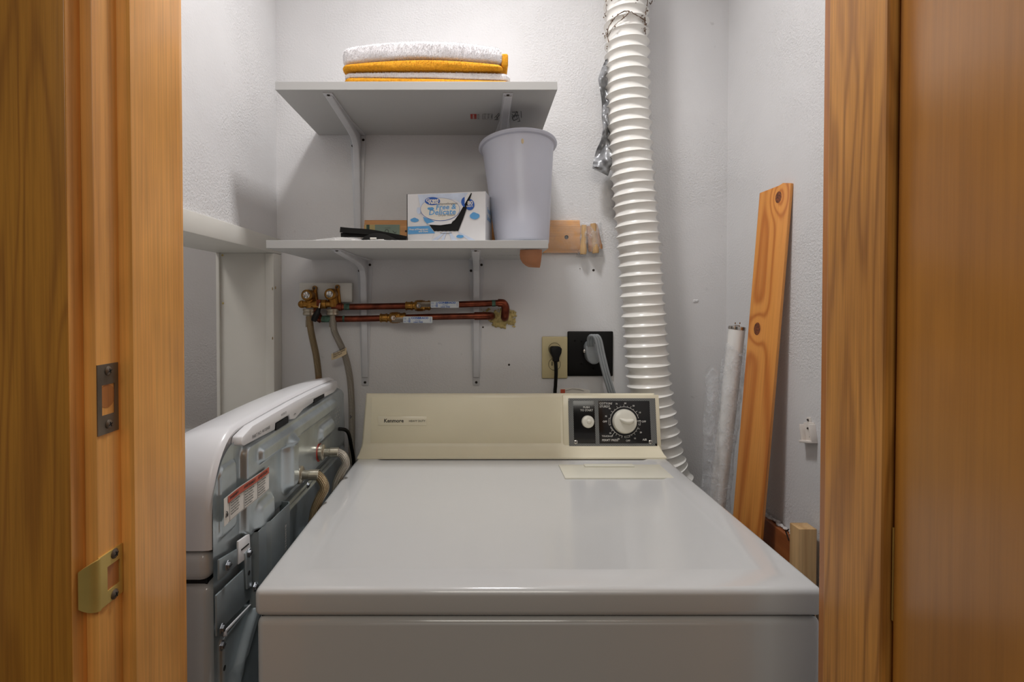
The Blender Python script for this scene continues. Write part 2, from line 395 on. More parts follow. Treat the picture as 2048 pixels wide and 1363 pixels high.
# casing round the low opening in the left wall
b = MB().box(XL-.14, XL+.013, YF, YW-.002, 1.4165, 1.4575, .0015)
t1 = struct('trim_1', b, M['trim_white'], label='white painted header board over the low opening in the left wall')
b = MB().box(XL-.135, XL+.001, 1.3905, 1.408, 0, 1.4165, .001)
t2 = struct('trim_2', b, M['trim_white'], label='white painted jamb board facing out inside the low opening')
b = MB().box(XL-.010, XL+.012, 1.386, YW-.001, 0, 1.4160, .0012)
t3 = struct('trim_3', b, M['trim_white'], label='narrow white casing strip in the left rear corner')
b = MB().box(XL-.139, XL-.1305, 1.383, 1.3925, 0, 1.4160, .001)
struct('corner_bead', b, M['trim_white'], t2)
for (px, py, tr) in ((447, 606, t2), (546, 577, t2), (452, 702, t2), (553, 509, t1), (556, 676, t3), (420, 493, t1)):
    pass
for (px, py) in ((545, 577), (551, 575)):
    c = PX(px, py, XL+.0135); struct('nail_spot', MB().lathe([(0, .0006), (.0035, .0004), (.004, 0)], c, (1, 0, 0), 12), M['tanpaper'], t3)
c = PX(545, 676, XL+.0135); struct('nail_spot', MB().lathe([(0, .0006), (.0035, .0004), (.004, 0)], c, (1, 0, 0), 12), M['tanpaper'], t3)
for (px, py) in ((445, 510), (446, 606)):
    c = P(px, py, 1.3822); struct('nail_spot', MB().lathe([(0, .0006), (.0025, .0004), (.003, 0)], c, (0, -1, 0), 12), M['yellow_label'], t2)
struct('baseboard_alcove', MB().box(-1.7, XL-.141, 1.412, 1.4315, .9, .936, .003), M['trim_white'])
# specks, screws and holes in the plaster
wb = bpy.data.objects['wall_back']
for (px, py, r) in ((1187, 540, .0035), (1160, 537, .0012), (1018, 729, .0030), (966, 654, .0025)):
    struct('old_screw', MB().lathe([(0, .0012), (r*.6, .0012), (r, 0)], PW(px, py), (0, -1, 0), 12), M['screwdark'], wb)
b = MB()
for k in range(6): b.sphere(PW(1393+random.uniform(-5, 5), 603+random.uniform(-3, 3), .0), .004, (1, .5, .7))
struct('plaster_blob', b, M['plaster'], wb)

# door frame, left side
def zbox(x0, x1, y0, y1, z1=2.06, bev=.0015): return MB().box(x0, x1, y0, y1, 0, z1, bev)
JL, SL = -.3375, -.3265
jl = struct('trim_4', zbox(JL-.019, JL, .4614, .601, bev=.001), M['jamb'], label='left door jamb board of orange stained wood with two strikes')
b = MB(); b.prism([(JL, .4925), (SL-.002, .4925), (SL, .4950), (SL, .576), (SL-.002, .581), (JL, .581)], 0, 2.05, 'Z')
struct('door_stop', b, M['jamb'], jl)
# casing: its oak-grained face looks into the hall
c0 = -.3485
b = MB(); b.box(c0-.105, c0, .4446, .4614, 0, 2.12, .0008)
struct('trim_5', b, M['oak'], label='dark oak-grained casing left of the doorway')
b = MB(); b.box(c0-.0005, c0+.0005, .4452, .4612, 0, 2.115)
struct('edge_band', b, M['jamb'], bpy.data.objects['trim_5'])
# right side
JR, SR = .392, .381
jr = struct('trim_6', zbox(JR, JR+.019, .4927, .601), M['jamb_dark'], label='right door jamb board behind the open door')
b = MB(); b.prism([(JR, .4927), (SR+.0015, .4927), (SR, .4942), (SR, .574), (SR+.004, .581), (JR, .581)], 0, 2.05, 'Z')
struct('door_stop', b, M['fir'], jr)
struct('trim_7', MB().box(-.3565, .411, .4614, .601, 2.06, 2.079, .001), M['jamb'])
# open door on the right
dr = struct('door_1', MB().box(.3885, .4235, -.27, .4885, .012, 2.045, .0015), M['door_wood'], label='open flush birch veneer door folded back on the right')
for z in (.25, 1.03, 1.80):
    b = MB().cyl((.4255, .4925, z-.045), (.4255, .4925, z+.045), .005, seg=12)
    b.box(.389, .4235, .4886, .4905, z-.044, z+.044)
    struct('hinge', b, M['brass_bright'], dr)

# upper strike plate, set into the jamb
def at_jamb(px, py, off=0): return PX(px, py, JL+off)
b = MB()
y0, y1 = at_jamb(193, 760).y, at_jamb(235, 760).y
zt, zb_ = at_jamb(214, 727).z, at_jamb(214, 866).z
hz0, hz1 = at_jamb(214, 828).z, at_jamb(214, 768).z
hy0, hy1 = y0+(y1-y0)*.20, y0+(y1-y0)*.80
X0 = JL-.0004; X1 = JL+.0008
for (a0, a1, c_0, c_1) in ((y0, y1, hz1, zt), (y0, y1, zb_, hz0), (y0, hy0, hz0, hz1), (hy1, y1, hz0, hz1)):
    b.box(X0, X1, a0, a1, c_0, c_1)
sp = thing('strike_plate', (JL, (y0+y1)/2, zb_), 'dull bronze strike plate screwed to the left jamb, the upper one', 'strike plate')
b.build('plate', M['pewter'], sp)
MB().box(X0-.0002, X0+.0006, hy0, hy1, hz0, hz1).build('bored_wood', M['jamb'], sp, label='bare wood showing in the latch hole')
MB().lathe([(0, 0), (.0105, 0), (.0105, .0004), (0, .0004)], (X0+.0004, (hy0+hy1)/2-.001, (hz0+hz1)/2+.003), (1, 0, 0), 20).build('bore_hole', M['jamb_dark'], sp)
for pz in (741, 848): screw(sp, (X1, (y0+y1)/2, at_jamb(214, pz).z), (1, 0, 0), .0042, 'pewter')
# lower brass strike with a curved lip
ly0, ly1 = at_jamb(196, 1150).y, at_jamb(243, 1150).y
top, bot = at_jamb(238, 1088).z, at_jamb(238, 1178).z
sp = thing('strike_plate', (JL, ly0, bot), 'bright brass strike plate with a curved lip, the lower one on the left jamb', 'strike plate')
X0, X1 = JL, JL+.0014
oy0, oy1 = at_jamb(212, 1150).y, at_jamb(237, 1150).y
oz0, oz1 = at_jamb(225, 1172).z, at_jamb(225, 1124).z
b = MB(); t_, b_ = top, bot-.004
for (a0, a1, c_0, c_1) in ((ly0, ly1, oz1, t_), (ly0, ly1, b_, oz0), (ly0, oy0, oz0, oz1), (oy1, ly1, oz0, oz1)): b.box(X0, X1, a0, a1, c_0, c_1)
b.build('plate', M['brass_bright'], sp)
zc = (t_+b_)/2; hh = (t_-b_)/2
def lip(u, v):
    a = u*1.15; w = hh*(1-.30*u**2.2)
    return Vector((X1-.0002-.014*(1-math.cos(a))*1.3, ly0+.0003-.0112*math.sin(a)*1.0, zc+(v*2-1)*w))
MB().grid(lip, 14, 12, thick=.0014).build('lip', M['brass_bright'], sp)
MB().box(X0-.0004, X0+.0003, oy0, oy1, oz0, oz1).build('pocket', M['jamb_dark'], sp)
for py in (1106, 1187): screw(sp, (X1, at_jamb(226, py).y, at_jamb(226, py).z), (1, 0, 0), .0046, 'pewter')

# ------------------------------------------------------------------ clothes dryer
DX0, DX1, DYF, DYB = -.2925, .4490, .674, 1.3225
DZ = .914
dy = thing('clothes_dryer', ((DX0+DX1)/2, (DYF+DYB)/2, 0), 'wide white clothes dryer with an almond control console, in the middle', 'dryer')
MB().box(DX0+.001, DX1-.001, DYF+.004, DYB-.006, .02, .8735, .010, 4).build('cabinet', M['enamel'], dy)
MB().box(DX0+.006, DX1-.006, DYF+.012, DYB-.012, .868, .884).build('seam_gap', M['void'], dy)
MB().box(DX0+.02, DX1-.02, DYF+.03, DYB-.03, 0, .03).build('plinth', M['void'], dy)
# top: rounded slab with a shallow sunken field
b = MB()
tb = bmesh.new(); bmesh.ops.create_cube(tb, size=1)
tb.transform(Matrix.Translation(((DX0+DX1)/2, (DYF+DYB)/2, (.8768+DZ)/2)) @ Matrix.Diagonal((DX1-DX0, DYB-DYF, DZ-.8768, 1)))
tb.normal_update(); tf = [f for f in tb.faces if f.normal.z > .9]
r_ = bmesh.ops.inset_region(tb, faces=tf, thickness=.070)
tb.normal_update(); tf2 = [f for f in tb.faces if f.normal.z > .9 and all(abs(v.co.x-DX0) > .03 and abs(v.co.x-DX1) > .03 for v in f.verts)]
r_ = bmesh.ops.inset_region(tb, faces=tf2, thickness=.014)
tb.normal_update()
for f in tb.faces:
    if f.normal.z > .9 and all(abs(v.co.x-DX0) > .053 and abs(v.co.x-DX1) > .053 for v in f.verts):
        for v in f.verts: v.co.z -= .0028
es = [e for e in tb.edges if e.calc_face_angle(0) > 1.2]
bmesh.ops.bevel(tb, geom=es, offset=.009, segments=5, profile=.5, affect='EDGES', clamp_overlap=True)
es = [e for e in tb.edges if .1 < e.calc_face_angle(0) < .6 and min(v.co.z for v in e.verts) > DZ-.0045 and abs(e.verts[0].co.x-(DX0+DX1)/2) < .34 and abs(e.verts[0].co.y-(DYF+DYB)/2) < .29]
b.add(tb); top = b.build('top_panel', M['enamel'], dy, smooth=50)
# console shell
prof = [(1.2405, DZ), (1.2405, DZ+.0035), (1.256, DZ+.006), (1.270, DZ+.0105), (1.281, DZ+.0175), (1.288, DZ+.026), (1.306, 1.050), (1.309, 1.0550), (1.313, 1.0575), (1.318, 1.0575), (1.322, 1.054), (1.322, DZ)]
b = MB(); tb = bmesh.new(); secs = []
cx = (DX0+DX1)/2
def wid(z):
    t = max(0, min(1, (z-DZ-.0035)/.045)); return .3676-.0065*max(0, min(1, (z-DZ-.02)/.11))
for k, (y, z) in enumerate(prof):
    w = wid(z)
    secs.append([tb.verts.new((cx+sx*(w-dw), y+dy_, z-dz)) for (sx, dw, dy_, dz) in ((-1, 0, .004 if 1 < k < 8 else 0, 0), (-1, .005, 0, 0), (1, .005, 0, 0), (1, 0, .004 if 1 < k < 8 else 0, 0))])
for a, c in zip(secs, secs[1:]):
    for i in range(3): tb.faces.new((a[i], a[i+1], c[i+1], c[i]))
tb.faces.new([s[0] for s in secs]); tb.faces.new([s[3] for s in secs][::-1])
tb.faces.new([secs[0][0], secs[-1][0], secs[-1][1], secs[0][1]]); tb.faces.new([secs[0][1], secs[-1][1], secs[-1][2], secs[0][2]]); tb.faces.new([secs[0][2], secs[-1][2], secs[-1][3], secs[0][3]])
bmesh.ops.recalc_face_normals(tb, faces=tb.faces[:]); b.add(tb)
con = b.build('console', M['almond'], dy, smooth=60)
# frame on the console's sloping face
fo = Vector((0, 1.288, DZ+.026)); fy = Vector((0, .018, 1.050-DZ-.026)).normalized(); fn = Vector((1, 0, 0)).cross(fy)
def CF(px, py, off=0):
    p = PP(px, py, fo, fn); return p + fn*off
FC = lambda px, py, off=0: frame(CF(px, py, off), (1, 0, 0), fy)
def plate(mb, px0, py0, px1, py1, h, base=0, bev=.0008, mi=0):
    a = CF(px0, py1); c = CF(px1, py0); m = frame(a+fn*base, (1, 0, 0), fy)
    w = (c-a).x; v = (c-a).dot(fy); mb.box(0, w, 0, v, 0, h, bev, M_=m, mi=mi); return mb
plate(MB(), 741, 794, 1120, 886, .0016, -.001, .0005).build('trim_panel', M['almond_dark'], dy)
plate(MB(), 1127, 789, 1317, 899, .0060, -.003, .0025).build('bezel', M['almond'], dy)
plate(MB(), 756, 832, 854, 850, .0016, .0004, .0005).build('badge', M['almond'], dy)
b = MB(); b.text('Kenmore', .0122, FC(768, 841, .0022), bold=.0003, sx=1.05); b.text('HEAVY DUTY', .0066, FC(818, 841.5, .0022), sx=1.02, bold=.0001)
b.build('badge_lettering', M['ink'], dy, smooth=1)
cp = plate(MB(), 1138, 796, 1309, 891, .0012, .0030, .0002).build('control_panel', M['blackglass'], dy)
b = MB(); O = .0043
for (a, c, d, e) in ((1138, 796, 1309, 801), (1138, 886, 1309, 891), (1138, 801, 1145.5, 886), (1301.5, 801, 1309, 886), (1190.5, 801, 1195.5, 886)):
    plate(b, a, c, d, e, .0002, O, 0)
b.build('fret_border', M['fret'], cp)
b = MB(); O = .00465
def CT(s, px, py, size, al='LEFT', **k): b.text(s, size, FC(px, py, O), align=al, bold=.00012, **k)
CT('PUSH', 1172, 814, .0068, 'CENTER'); CT('TO START', 1172.5, 820, .0068, 'CENTER')
CT('COTTON/', 1198, 806.5, .0072, sx=.95); CT('STURDY', 1198.5, 812.5, .0072, sx=.95)
CT('PERM\'T PRESS', 1203, 879.5, .0070, sx=.95); CT('TOUCH-UP', 1203, 871.5, .0056, sx=.95); CT('AIR', 1284, 878.5, .0070)
for s, x, y in (('70', 1232, 807), ('80', 1249.5, 806), ('50', 1266, 811), ('10', 1278.5, 824.5), ('90', 1218.5, 816.5), ('70', 1211, 832), ('10', 1219.5, 865.5), ('20', 1236, 877), ('10', 1268.5, 876), ('20', 1280.5, 864)):
    CT(s, x, y, .0052, 'CENTER')
for s, x, y in (('OFF', 1209, 842.5), ('OFF', 1286.5, 842.5), ('OFF', 1255, 880.5)): CT(s, x, y, .0062, 'CENTER')
kc = CF(1248, 842, O); fm = frame(kc, (1, 0, 0), fy); pxm = 1.315/1050
def arc(r0, r1, a0, a1, n=24):
    tb = bmesh.new(); pr = None
    for i in range(n+1):
        a = R(a0+(a1-a0)*i/n); q = (tb.verts.new((r0*math.cos(a), r0*math.sin(a), 0)), tb.verts.new((r1*math.cos(a), r1*math.sin(a), 0)))
        if pr: tb.faces.new((pr[0], pr[1], q[1], q[0]))
        pr = q
    b.add(tb, fm)
ra = 28*pxm
arc(ra, ra+.0009, 12, 168, 50); arc(ra, ra+.0009, 205, 260, 20); arc(ra, ra+.0009, 278, 338, 20)
for a0, a1 in ((168, 194), (-14, 4), (268, 288), (200, 212)):
    w_ = .0038 if a1 != 212 else .0022
    arc(ra+.0003, ra+.0010, a0, a1, 8); arc(ra+w_, ra+w_+.0007, a0, a1, 8); arc(ra, ra+w_+.0007, a0, a0+1.3, 1); arc(ra, ra+w_+.0007, a1-1.3, a1, 1)
for i, a in enumerate(list(range(25, 168, 13))): arc(ra, ra+(.006 if i % 2 else .0035), a-.6, a+.6, 1)
for i, a in enumerate((215, 226, 236, 248, 258, 296, 308, 320, 333)): arc(ra, ra+(.0055 if i % 2 == 0 else .0035), a-.7, a+.7, 1)
b.tube([CF(1222, 871.5, O+.0002), CF(1229, 863, O+.0002)], .0004, 5)
b.build('panel_lettering', M['print'], cp, smooth=1, label='white printed dial markings')
FNM = fn
def on(px, py, off): return CF(px, py, off)
MB().lathe([(0, .010), (.011, .0098), (.0142, .0085), (.0152, .006), (.0152, 0), (0, 0)], on(1174.5, 842.5, .0042), fn, 32).build('start_button', M['knob'], dy)
MB().sphere(on(1176, 842.5, .0135), .006, (1, .5, 1)).build('button_dimple', M['knob'], bpy.data.objects['start_button'])
k = MB(); k.lathe([(0, .012), (.022, .0115), (.0275, .0095), (.0295, .005), (.0300, 0), (0, 0)], on(1248, 842, .0045), fn, 48)
kn = k.build('timer_knob', M['knob'], dy)
b = MB(); hm = frame(on(1248, 842, .0155), (math.cos(R(-10)), 0, 0), fy)
q = Matrix(hm) ; b.sphere((0, 0, 0), 1, (.0175, .0085, .0125), seg=24, M_=Matrix()) if False else None
tb = bmesh.new(); bmesh.ops.create_uvsphere(tb, u_segments=24, v_segments=14, radius=1)
for v in tb.verts:
    w = .0062+.0030*max(0, v.co.x); v.co = Vector((v.co.x*.0185, v.co.y*w-.004*math.sin((v.co.x+1)*1.6)+.003, v.co.z*.010))
b.add(tb, frame(on(1250, 841, .0155), (1, 0, 0), fy) @ Matrix.Rotation(R(-8), 4, 'Z')); b.build('grip', M['knob'], kn)
b = MB(); b.box(.028, .0405, -.0006, .0006, 0, .0006, M_=frame(on(1248, 842, .0052), (1, 0, 0), fy) @ Matrix.Rotation(R(2), 4, 'Z')); b.build('pointer', M['print'], kn)
for px in (1151, 1300): screw(dy, on(px, 883, .0042), fn, .0048, 'chrome', h=.0012)
# lint filter cover
def LT(px, py, dz=0): p = PZ(px, py, DZ-.004); p.z = DZ-.004+dz; return p
c = [LT(1117, 932), LT(1318, 931), LT(1342, 959), LT(1132, 959)]
X_0, X_1 = c[0].x, c[1].x; Y_1 = min(c[0].y, 1.214); Y_0 = c[2].y
lc = MB().box(X_0, X_1, Y_0, Y_1, DZ-.0045, DZ+.0005, .0012)
lf = lc.build('lint_filter_cover', M['cream_cover'], dy, label='pale cream flip cover')
ml = (X_0+X_1)/2
MB().box(ml-.060, ml+.052, Y_1-.022, Y_1-.006, DZ-.001, DZ+.0045, .002).build('finger_grip', M['cream_cover'], lf)
MB().box(X_0-.002, X_1+.002, Y_0-.0015, Y_1+.0005, DZ-.0046, DZ-.0038).build('shadow_gap', M['almond_dark'], lf)

# ------------------------------------------------------------------ washing machine (its back faces the dryer)
WX = -.347
WY0, WY1 = .676, 1.352
wm = thing('washing_machine', (-.67, 1.01, 0), 'white washing machine seen from its galvanised steel back, left of the dryer', 'washing machine')
def WP(px, py): p = PX(px, py, WX); return p.y, p.z
MB().box(-1.01, WX-.002, WY0+.004, WY1, .02, .9155, .014, 4).build('cabinet', M['enamel'], wm)
MB().box(-1.005, WX-.012, WY0+.012, WY1-.005, .91, .925).build('seam_gap', M['void'], wm)
MB().box(-.98, WX-.03, WY0+.03, WY1-.03, 0, .03).build('plinth', M['void'], wm)
MB().box(-1.012, WX-.003, WY0-.002, WY1+.004, .9205, .962, .015, 5).build('top_panel', M['enamel'], wm)
MB().box(-.96, -.56, WY0+.05, WY1-.05, .958, .972, .006, 3).build('lid', M['enamel'], wm)
def outline(z0, zt, y0, y1, r0, r1, n=12, bulge=.004):
    pts = [(y0, z0)]
    for i in range(n+1):
        a = math.pi-math.pi/2*i/n; pts.append((y0+r0[0]+r0[0]*math.cos(a), zt-r0[1]+r0[1]*math.sin(a)))
    for i in range(1, 8):
        t = i/8; pts.append((y0+r0[0]+(y1-r1[0]-y0-r0[0])*t, zt+bulge*math.sin(math.pi*t)))
    for i in range(n+1):
        a = math.pi/2-math.pi/2*i/n; pts.append((y1-r1[0]+r1[0]*math.cos(a), zt-r1[1]+r1[1]*math.sin(a)))
    pts.append((y1, z0)); return pts
secs = []
for (x, zt, inset) in ((WX-.004, 1.098, .010), (WX-.001, 1.104, .004), (WX-.004, 1.1085, .001), (WX-.010, 1.110, 0), (WX-.05, 1.104, 0), (WX-.085, 1.094, .002), (WX-.105, 1.083, .006), (WX-.120, 1.062, .014), (WX-.135, 1.02, .02)):
    secs.append((x, outline(.963, zt, WY0+inset, WY1+.002-inset, (.080-inset*.5, .105), (.13, .13))))
tb = bmesh.new(); rows = [[tb.verts.new((x, p[0], p[1])) for p in o] for x, o in secs]
for a, c in zip(rows, rows[1:]):
    for i in range(len(a)-1): tb.faces.new((a[i], a[i+1], c[i+1], c[i]))
tb.faces.new(rows[-1]); tb.faces.new(rows[0][::-1])
bmesh.ops.recalc_face_normals(tb, faces=tb.faces[:])
sh = MB().add(tb).build('console_shell', M['enamel_shell'], wm, smooth=45)
# the stamped back panel: one sheet, embossed
inner = outline(.80, 1.0895, WY0+.0005, WY1-.004, (.072, .085), (.12, .12), 16, .004)
def top_at(y):
    for (a, c) in zip(inner, inner[1:]):
        if a[0] <= y <= c[0] and c[0] > a[0]: return a[1]+(c[1]-a[1])*(y-a[0])/(c[0]-a[0])
    return .9
def sm(e0, e1, x): t = max(0, min(1, (x-e0)/(e1-e0))); return t*t*(3-2*t)
def pad(y, z, y0, y1, z0, z1, s=.008, r=.012):
    dx = max(y0+r-y, y-(y1-r), 0); dz = max(z0+r-z, z-(z1-r), 0); d = math.hypot(dx, dz)-r
    return 1-sm(-s, 0, d)
def height(y, z):
    h = 0; y = WY0+(y-WY0)/.97 if y > .7 else y
    h += .010*pad(y, z, .757, 1.33, .935, 1.079, .007, .02)
    h += .008*pad(y, z, .795, 1.235, 1.036, 1.066, .008, .012)
    h += .016*pad(y, z, .893, .958, .948, 1.058, .020, .03)
    h += .010*pad(y, z, 1.10, 1.215, .985, 1.030, .016, .02)
    h += .008*pad(y, z, .783, .860, .93, .985, .016, .02)
    h += .004*pad(y, z, .690, .745, .968, 1.066, .004, .012)
    h -= .003*(1-sm(.002, .005, abs(z-.921)))*sm(.86, .88, y)
    h += .004*pad(y, z, .86, 1.34, .80, .914, .006, .01)
    d = abs(math.hypot(y-.93, (z-.60))-.262); 
    if z < .83: h += .010*(1-sm(.006, .016, d))
    h += .006*pad(y, z, .69, 1.34, -.1, .838, .004, .01)
    return h
zlo = .03
def pf(u, v):
    y = WY0+.003+(WY1-.008-WY0)*u; zt = top_at(y); z = zlo+(.78-zlo)*v/.2 if v < .2 else .78+(zt-.78)*(v-.2)/.8
    return Vector((WX+.0005+height(y, z)*(1 if zt-z > .004 else .3), y, z))
MB().grid(pf, 260, 230).build('back_panel', M['galv'], wm, smooth=70)
# white lip folded over the top of the steel, with notches
b = MB()
ny = [(.738, .004), (.748, .009), (.80, .012), (.86, .016), (.862, .006), (.925, .006), (.93, .016), (.955, .020), (1.00, .012), (1.06, .010), (1.062, .004), (1.14, .004), (1.142, .012), (1.21, .012), (1.235, .007)]
pts = [(y, top_at(y)-d) for y, d in ny] + [(y, top_at(y)+.0125) for y in (1.235, 1.15, 1.05, .95, .85, .775)] + [(.742, top_at(.742)+.006)]
b.prism(pts, WX-.004, WX+.0120, 'X', .0022); lip_ = b.build('shell_lip', M['enamel_shell'], wm)
for q_ in ((.866, .922, 1.074, 1.085), (1.066, 1.136, 1.080, 1.088)): MB().box(WX+.0085, WX+.0112, *q_).build('notch_gap', M['void'], wm)
b = MB()
wf = lambda y, z, off=.0: frame((WX+off, y, z), (0, 1, 0), (0, 0, 1))
b.text('PART NO. W100400', .0075, wf(.772, 1.086, .0124), sx=1); b.text('>PP<', .006, wf(.945, 1.082, .0124))
b.text('PATENTS', .006, wf(.885, 1.0945, .0124)); b.build('moulded_lettering', M['inkgrey'], wm, smooth=1, kind='stuff')
# warning label
lb = thing
ly = (.686, .828); lz0, lz1 = .9905, 1.0270; hx = WX+.0135
def lsurf(u, v, off=0):
    y = ly[0]+(ly[1]-ly[0])*u; bow = -.004*sm(.42, .36, u) if False else 0
    return Vector((hx+off-.002*(1-sm(.2, .6, u)), y, lz0+(lz1-lz0)*v+.001*math.sin(u*5)))
wl = MB().grid(lsurf, 30, 4, thick=.0004).build('warning_label', M['card'], wm)
MB().grid(lambda u, v: lsurf(.07+.92*u, .74+.24*v, .0010), 30, 2, thick=.0002).build('label_header', M['orange'], wl)
b = MB()
def LTx(s, u, v, size, sx=1.0):
    p = lsurf(u, v, .0014); p2 = lsurf(u+.12, v, .0014)
    b.text(s, size, frame(p, (p2-p), (0, 0, 1)), sx=sx, bold=.0001)
LTx('WARNING', .10, .86, .0062, .95); LTx('AVERTISSEMENT', .385, .86, .0056, .85); LTx('ADVERTENCIA', .70, .86, .0062, .85)
for cu, nn in ((.12, 5), (.40, 6), (.70, 6)):
    for i in range(nn):
        s = random.choice(['Electrical Shock Hazard', 'Disconnect power before', 'Replace all panels before', 'operating. Failure to do so', 'can result in death or', 'electrical shock.', 'Plug into a grounded outlet', 'Do not use an adapter'])
        LTx(s, cu, .66-i*.105, .0029, .88 if cu > .2 else .80)
for (a, c) in ((.095, .01), (.385, .01), (.69, .01)):
    p = lsurf(a, .04, .0013); p2 = lsurf(a, .72, .0013); b.tube([p, p2], .00025, 4)
for v in (.04, .73): b.tube([lsurf(i/20*.92+.07, v, .0013) for i in range(21)], .00025, 4)
b.tube([lsurf(.02, .3, .0014), lsurf(.055, .45, .0014), lsurf(.03, .5, .0014)], .0006, 4); b.tube([lsurf(.05, .28, .0014), lsurf(.06, .38, .0014), lsurf(.04, .36, .0014)], .0006, 4)
b.build('label_lettering', M['ink'], wl, smooth=1)
# drain channel cover
b = MB()
y0, y1 = .777, .888
prof = [(y0, WX+.006), (y0+.004, WX+.017), (y0+.030, WX+.018), (y0+.036, WX+.024), (y1-.006, WX+.027), (y1, WX+.024), (y1+.004, WX+.008)]
pr2 = prof + [(p[0]-.0006, p[1]-.0014) for p in prof[::-1]]
tb = bmesh.new(); A = []; B = []
for (y, x) in pr2:
    zt = .9425+.004*sm(y0+.02, y0+.04, y)
    A.append(tb.verts.new((x, y, zt))); B.append(tb.verts.new((x, y, .83)))
tb.faces.new(A); tb.faces.new(B[::-1])
for i in range(len(A)): tb.faces.new((A[i], B[i], B[(i+1) % len(A)], A[(i+1) % len(A)]))
bmesh.ops.recalc_face_normals(tb, faces=tb.faces[:]); b.add(tb)
ch = b.build('channel_cover', M['galv_dark'], wm)
b = MB(); b.text('R10010151', .0085, frame((WX+.0272, .862, .918), (0, 0, -1), (0, 1, 0)), spacing=1.1); b.build('stamped_number', M['card'], ch, smooth=1)
# side bracket plates and screws
def wplate(pp, mat, x0=.006, h=.003, name='corner_plate', bev=.0006):
    return MB().prism([WP(*p) for p in pp], WX+x0, WX+x0+h, 'X', bev).build(name, mat, wm)
wplate([(425, 1119), (463, 1097), (463, 1128), (425, 1160)], M['galv_dark'])
wplate([(463, 1082), (486, 1066), (488, 1110), (463, 1128)], M['enamel_shell'], .007, .003, 'tab_plate')
wplate([(468, 1098), (484, 1085), (484, 1088), (468, 1101)], M['void'], .0095, .0012, 'slot')
wplate([(474, 1106), (486, 1094), (488, 1172), (478, 1178)], M['galv'], .009, .003, 'upright_strap')
wplate([(419, 1190), (488, 1126), (490, 1195), (434, 1252), (432, 1272), (420, 1272)], M['galv_dark'], .0065, .0025, 'side_plate')
wplate([(478, 1168), (487, 1160), (487, 1163), (478, 1171)], M['void'], .0088, .0010, 'slot')
wplate([(434, 1262), (489, 1207), (489, 1209), (440, 1262), (440, 1272), (434, 1272)], M['enamel_shell'], .008, .0018, 'seam_edge')
for (px, py, r) in ((437, 1130, .0055), (481, 1105, .0050), (493, 1173, .0055), (425, 1256, .0055), (424, 1290, .0055), (603, 970, .0048), (691, 833, .004), (693, 884, .004)):
    y, z = WP(px, py); b = MB(); c = Vector((WX+(.0125 if py > 1000 else .012), y, z))
    b.lathe([(0, .0035), (r*.8, .0035), (r*.85, .001), (r*1.25, .001), (r*1.3, 0), (0, 0)], c, (1, 0, 0), 6)
    b.box(.0035, .0042, -r*.7, r*.7, -.0006, .0006, M_=Matrix.Translation(c), mi=1); b.build('hex_screw', [M['screw'], M['void']], wm)
for (px, py) in ((430, 1335), (481, 1145)):
    y, z = WP(px, py); MB().lathe([(0, .0002), (.0035, .0002), (.0035, 0)], (WX+.0125, y, z), (1, 0, 0), 12).build('punched_hole', M['void'], wm)
b = MB()
for i in range(6):
    for j in range(5):
        if (i+j) % 2 == 0: b.lathe([(0, .0003), (.0016, .0003), (.0016, 0)], (WX+.0108, 1.222+i*.008, 1.035-j*.009), (1, 0, 0), 8)
b.build('perforations', M['card'], wm)
yr, zr = WP(628, 904)
MB().lathe([(.015, 0), (.0195, 0), (.0195, .010), (.015, .010), (.015, 0)], (WX+.001, yr, zr), (1, 0, 0), 24).build('hot_inlet_ring', M['red'], wm, label='red ring round the hot water inlet')
yc, zc_ = WP(583, 949)
MB().lathe([(.015, 0), (.0185, 0), (.0185, .008), (.015, .008), (.015, 0)], (WX+.001, yc, zc_), (1, 0, 0), 24).build('cold_inlet_ring', M['galv'], wm)

# ------------------------------------------------------------------ water valve, pipes, hoses
mbp = MB(); a = PW(603, 604); c = PW(707, 566)
mbp.box(a.x, c.x, YW-.019, YW, a.z, c.z, .0015)
mbd = mbp.build('mounting_board', M['trim_white'], label='small off-white wooden block behind the brass valves', cat='board')
YP = YW-.032
vv = thing('washer_valve', P(640, 640, YP), 'double brass shut-off valve with chrome caps on the white block', 'valve')
b = MB(); S = YP/1050
YV = YP-.012
A1 = P(616, 590, YV); A2 = P(662, 588, YV)
for A in (A1, A2):
    b.lathe([(0, .013), (.0125, .0125), (.0150, .010), (.0158, -.004), (.0150, -.022), (0, -.024)], A, (0, -1, 0), 24)
    b.cyl(A+Vector((.001, .010, 0)), A+Vector((.004, .010, -.034)), .0125, seg=20, bev=.001)
    b.cyl(A+Vector((.0025, .010, -.022)), A+Vector((.003, .010, -.028)), .0145, seg=20)
zz = P(640, 608, YV).z
b.cyl((P(604, 608, YV).x-.004, YV+.006, zz), (P(668, 608, YV).x, YV+.006, zz+.001), .0092, seg=18, bev=.001)
b.sphere((P(604, 609, YV).x-.002, YV+.006, zz), .0105)
b.cyl((P(626, 606, YV).x, YV+.006, zz), (P(652, 606, YV).x, YV+.006, zz), .0125, seg=18, bev=.001)
body = b.build('valve_body', M['brass'], vv)
for A in (A1, A2):
    b = MB(); b.lathe([(0, .0150), (.004, .0142), (.0075, .0165), (.0092, .0150), (.0095, .012), (0, .012)], A, (0, -1, 0), 24); b.build('chrome_cap', M['chrome'], vv)
    s_ = A+Vector((.012, .018, .0195)); b = MB(); b.cyl(s_+Vector((0, .006, 0)), s_+Vector((0, -.002, 0)), .0065, seg=16, bev=.001); b.cyl(s_+Vector((0, .003, 0)), s_+Vector((.005, .003, -.045)), .005); b.build('fixing_ear', M['brass'], vv)
    screw(vv, s_+Vector((0, -.002, 0)), (0, -1, 0), .0042, 'pewter')
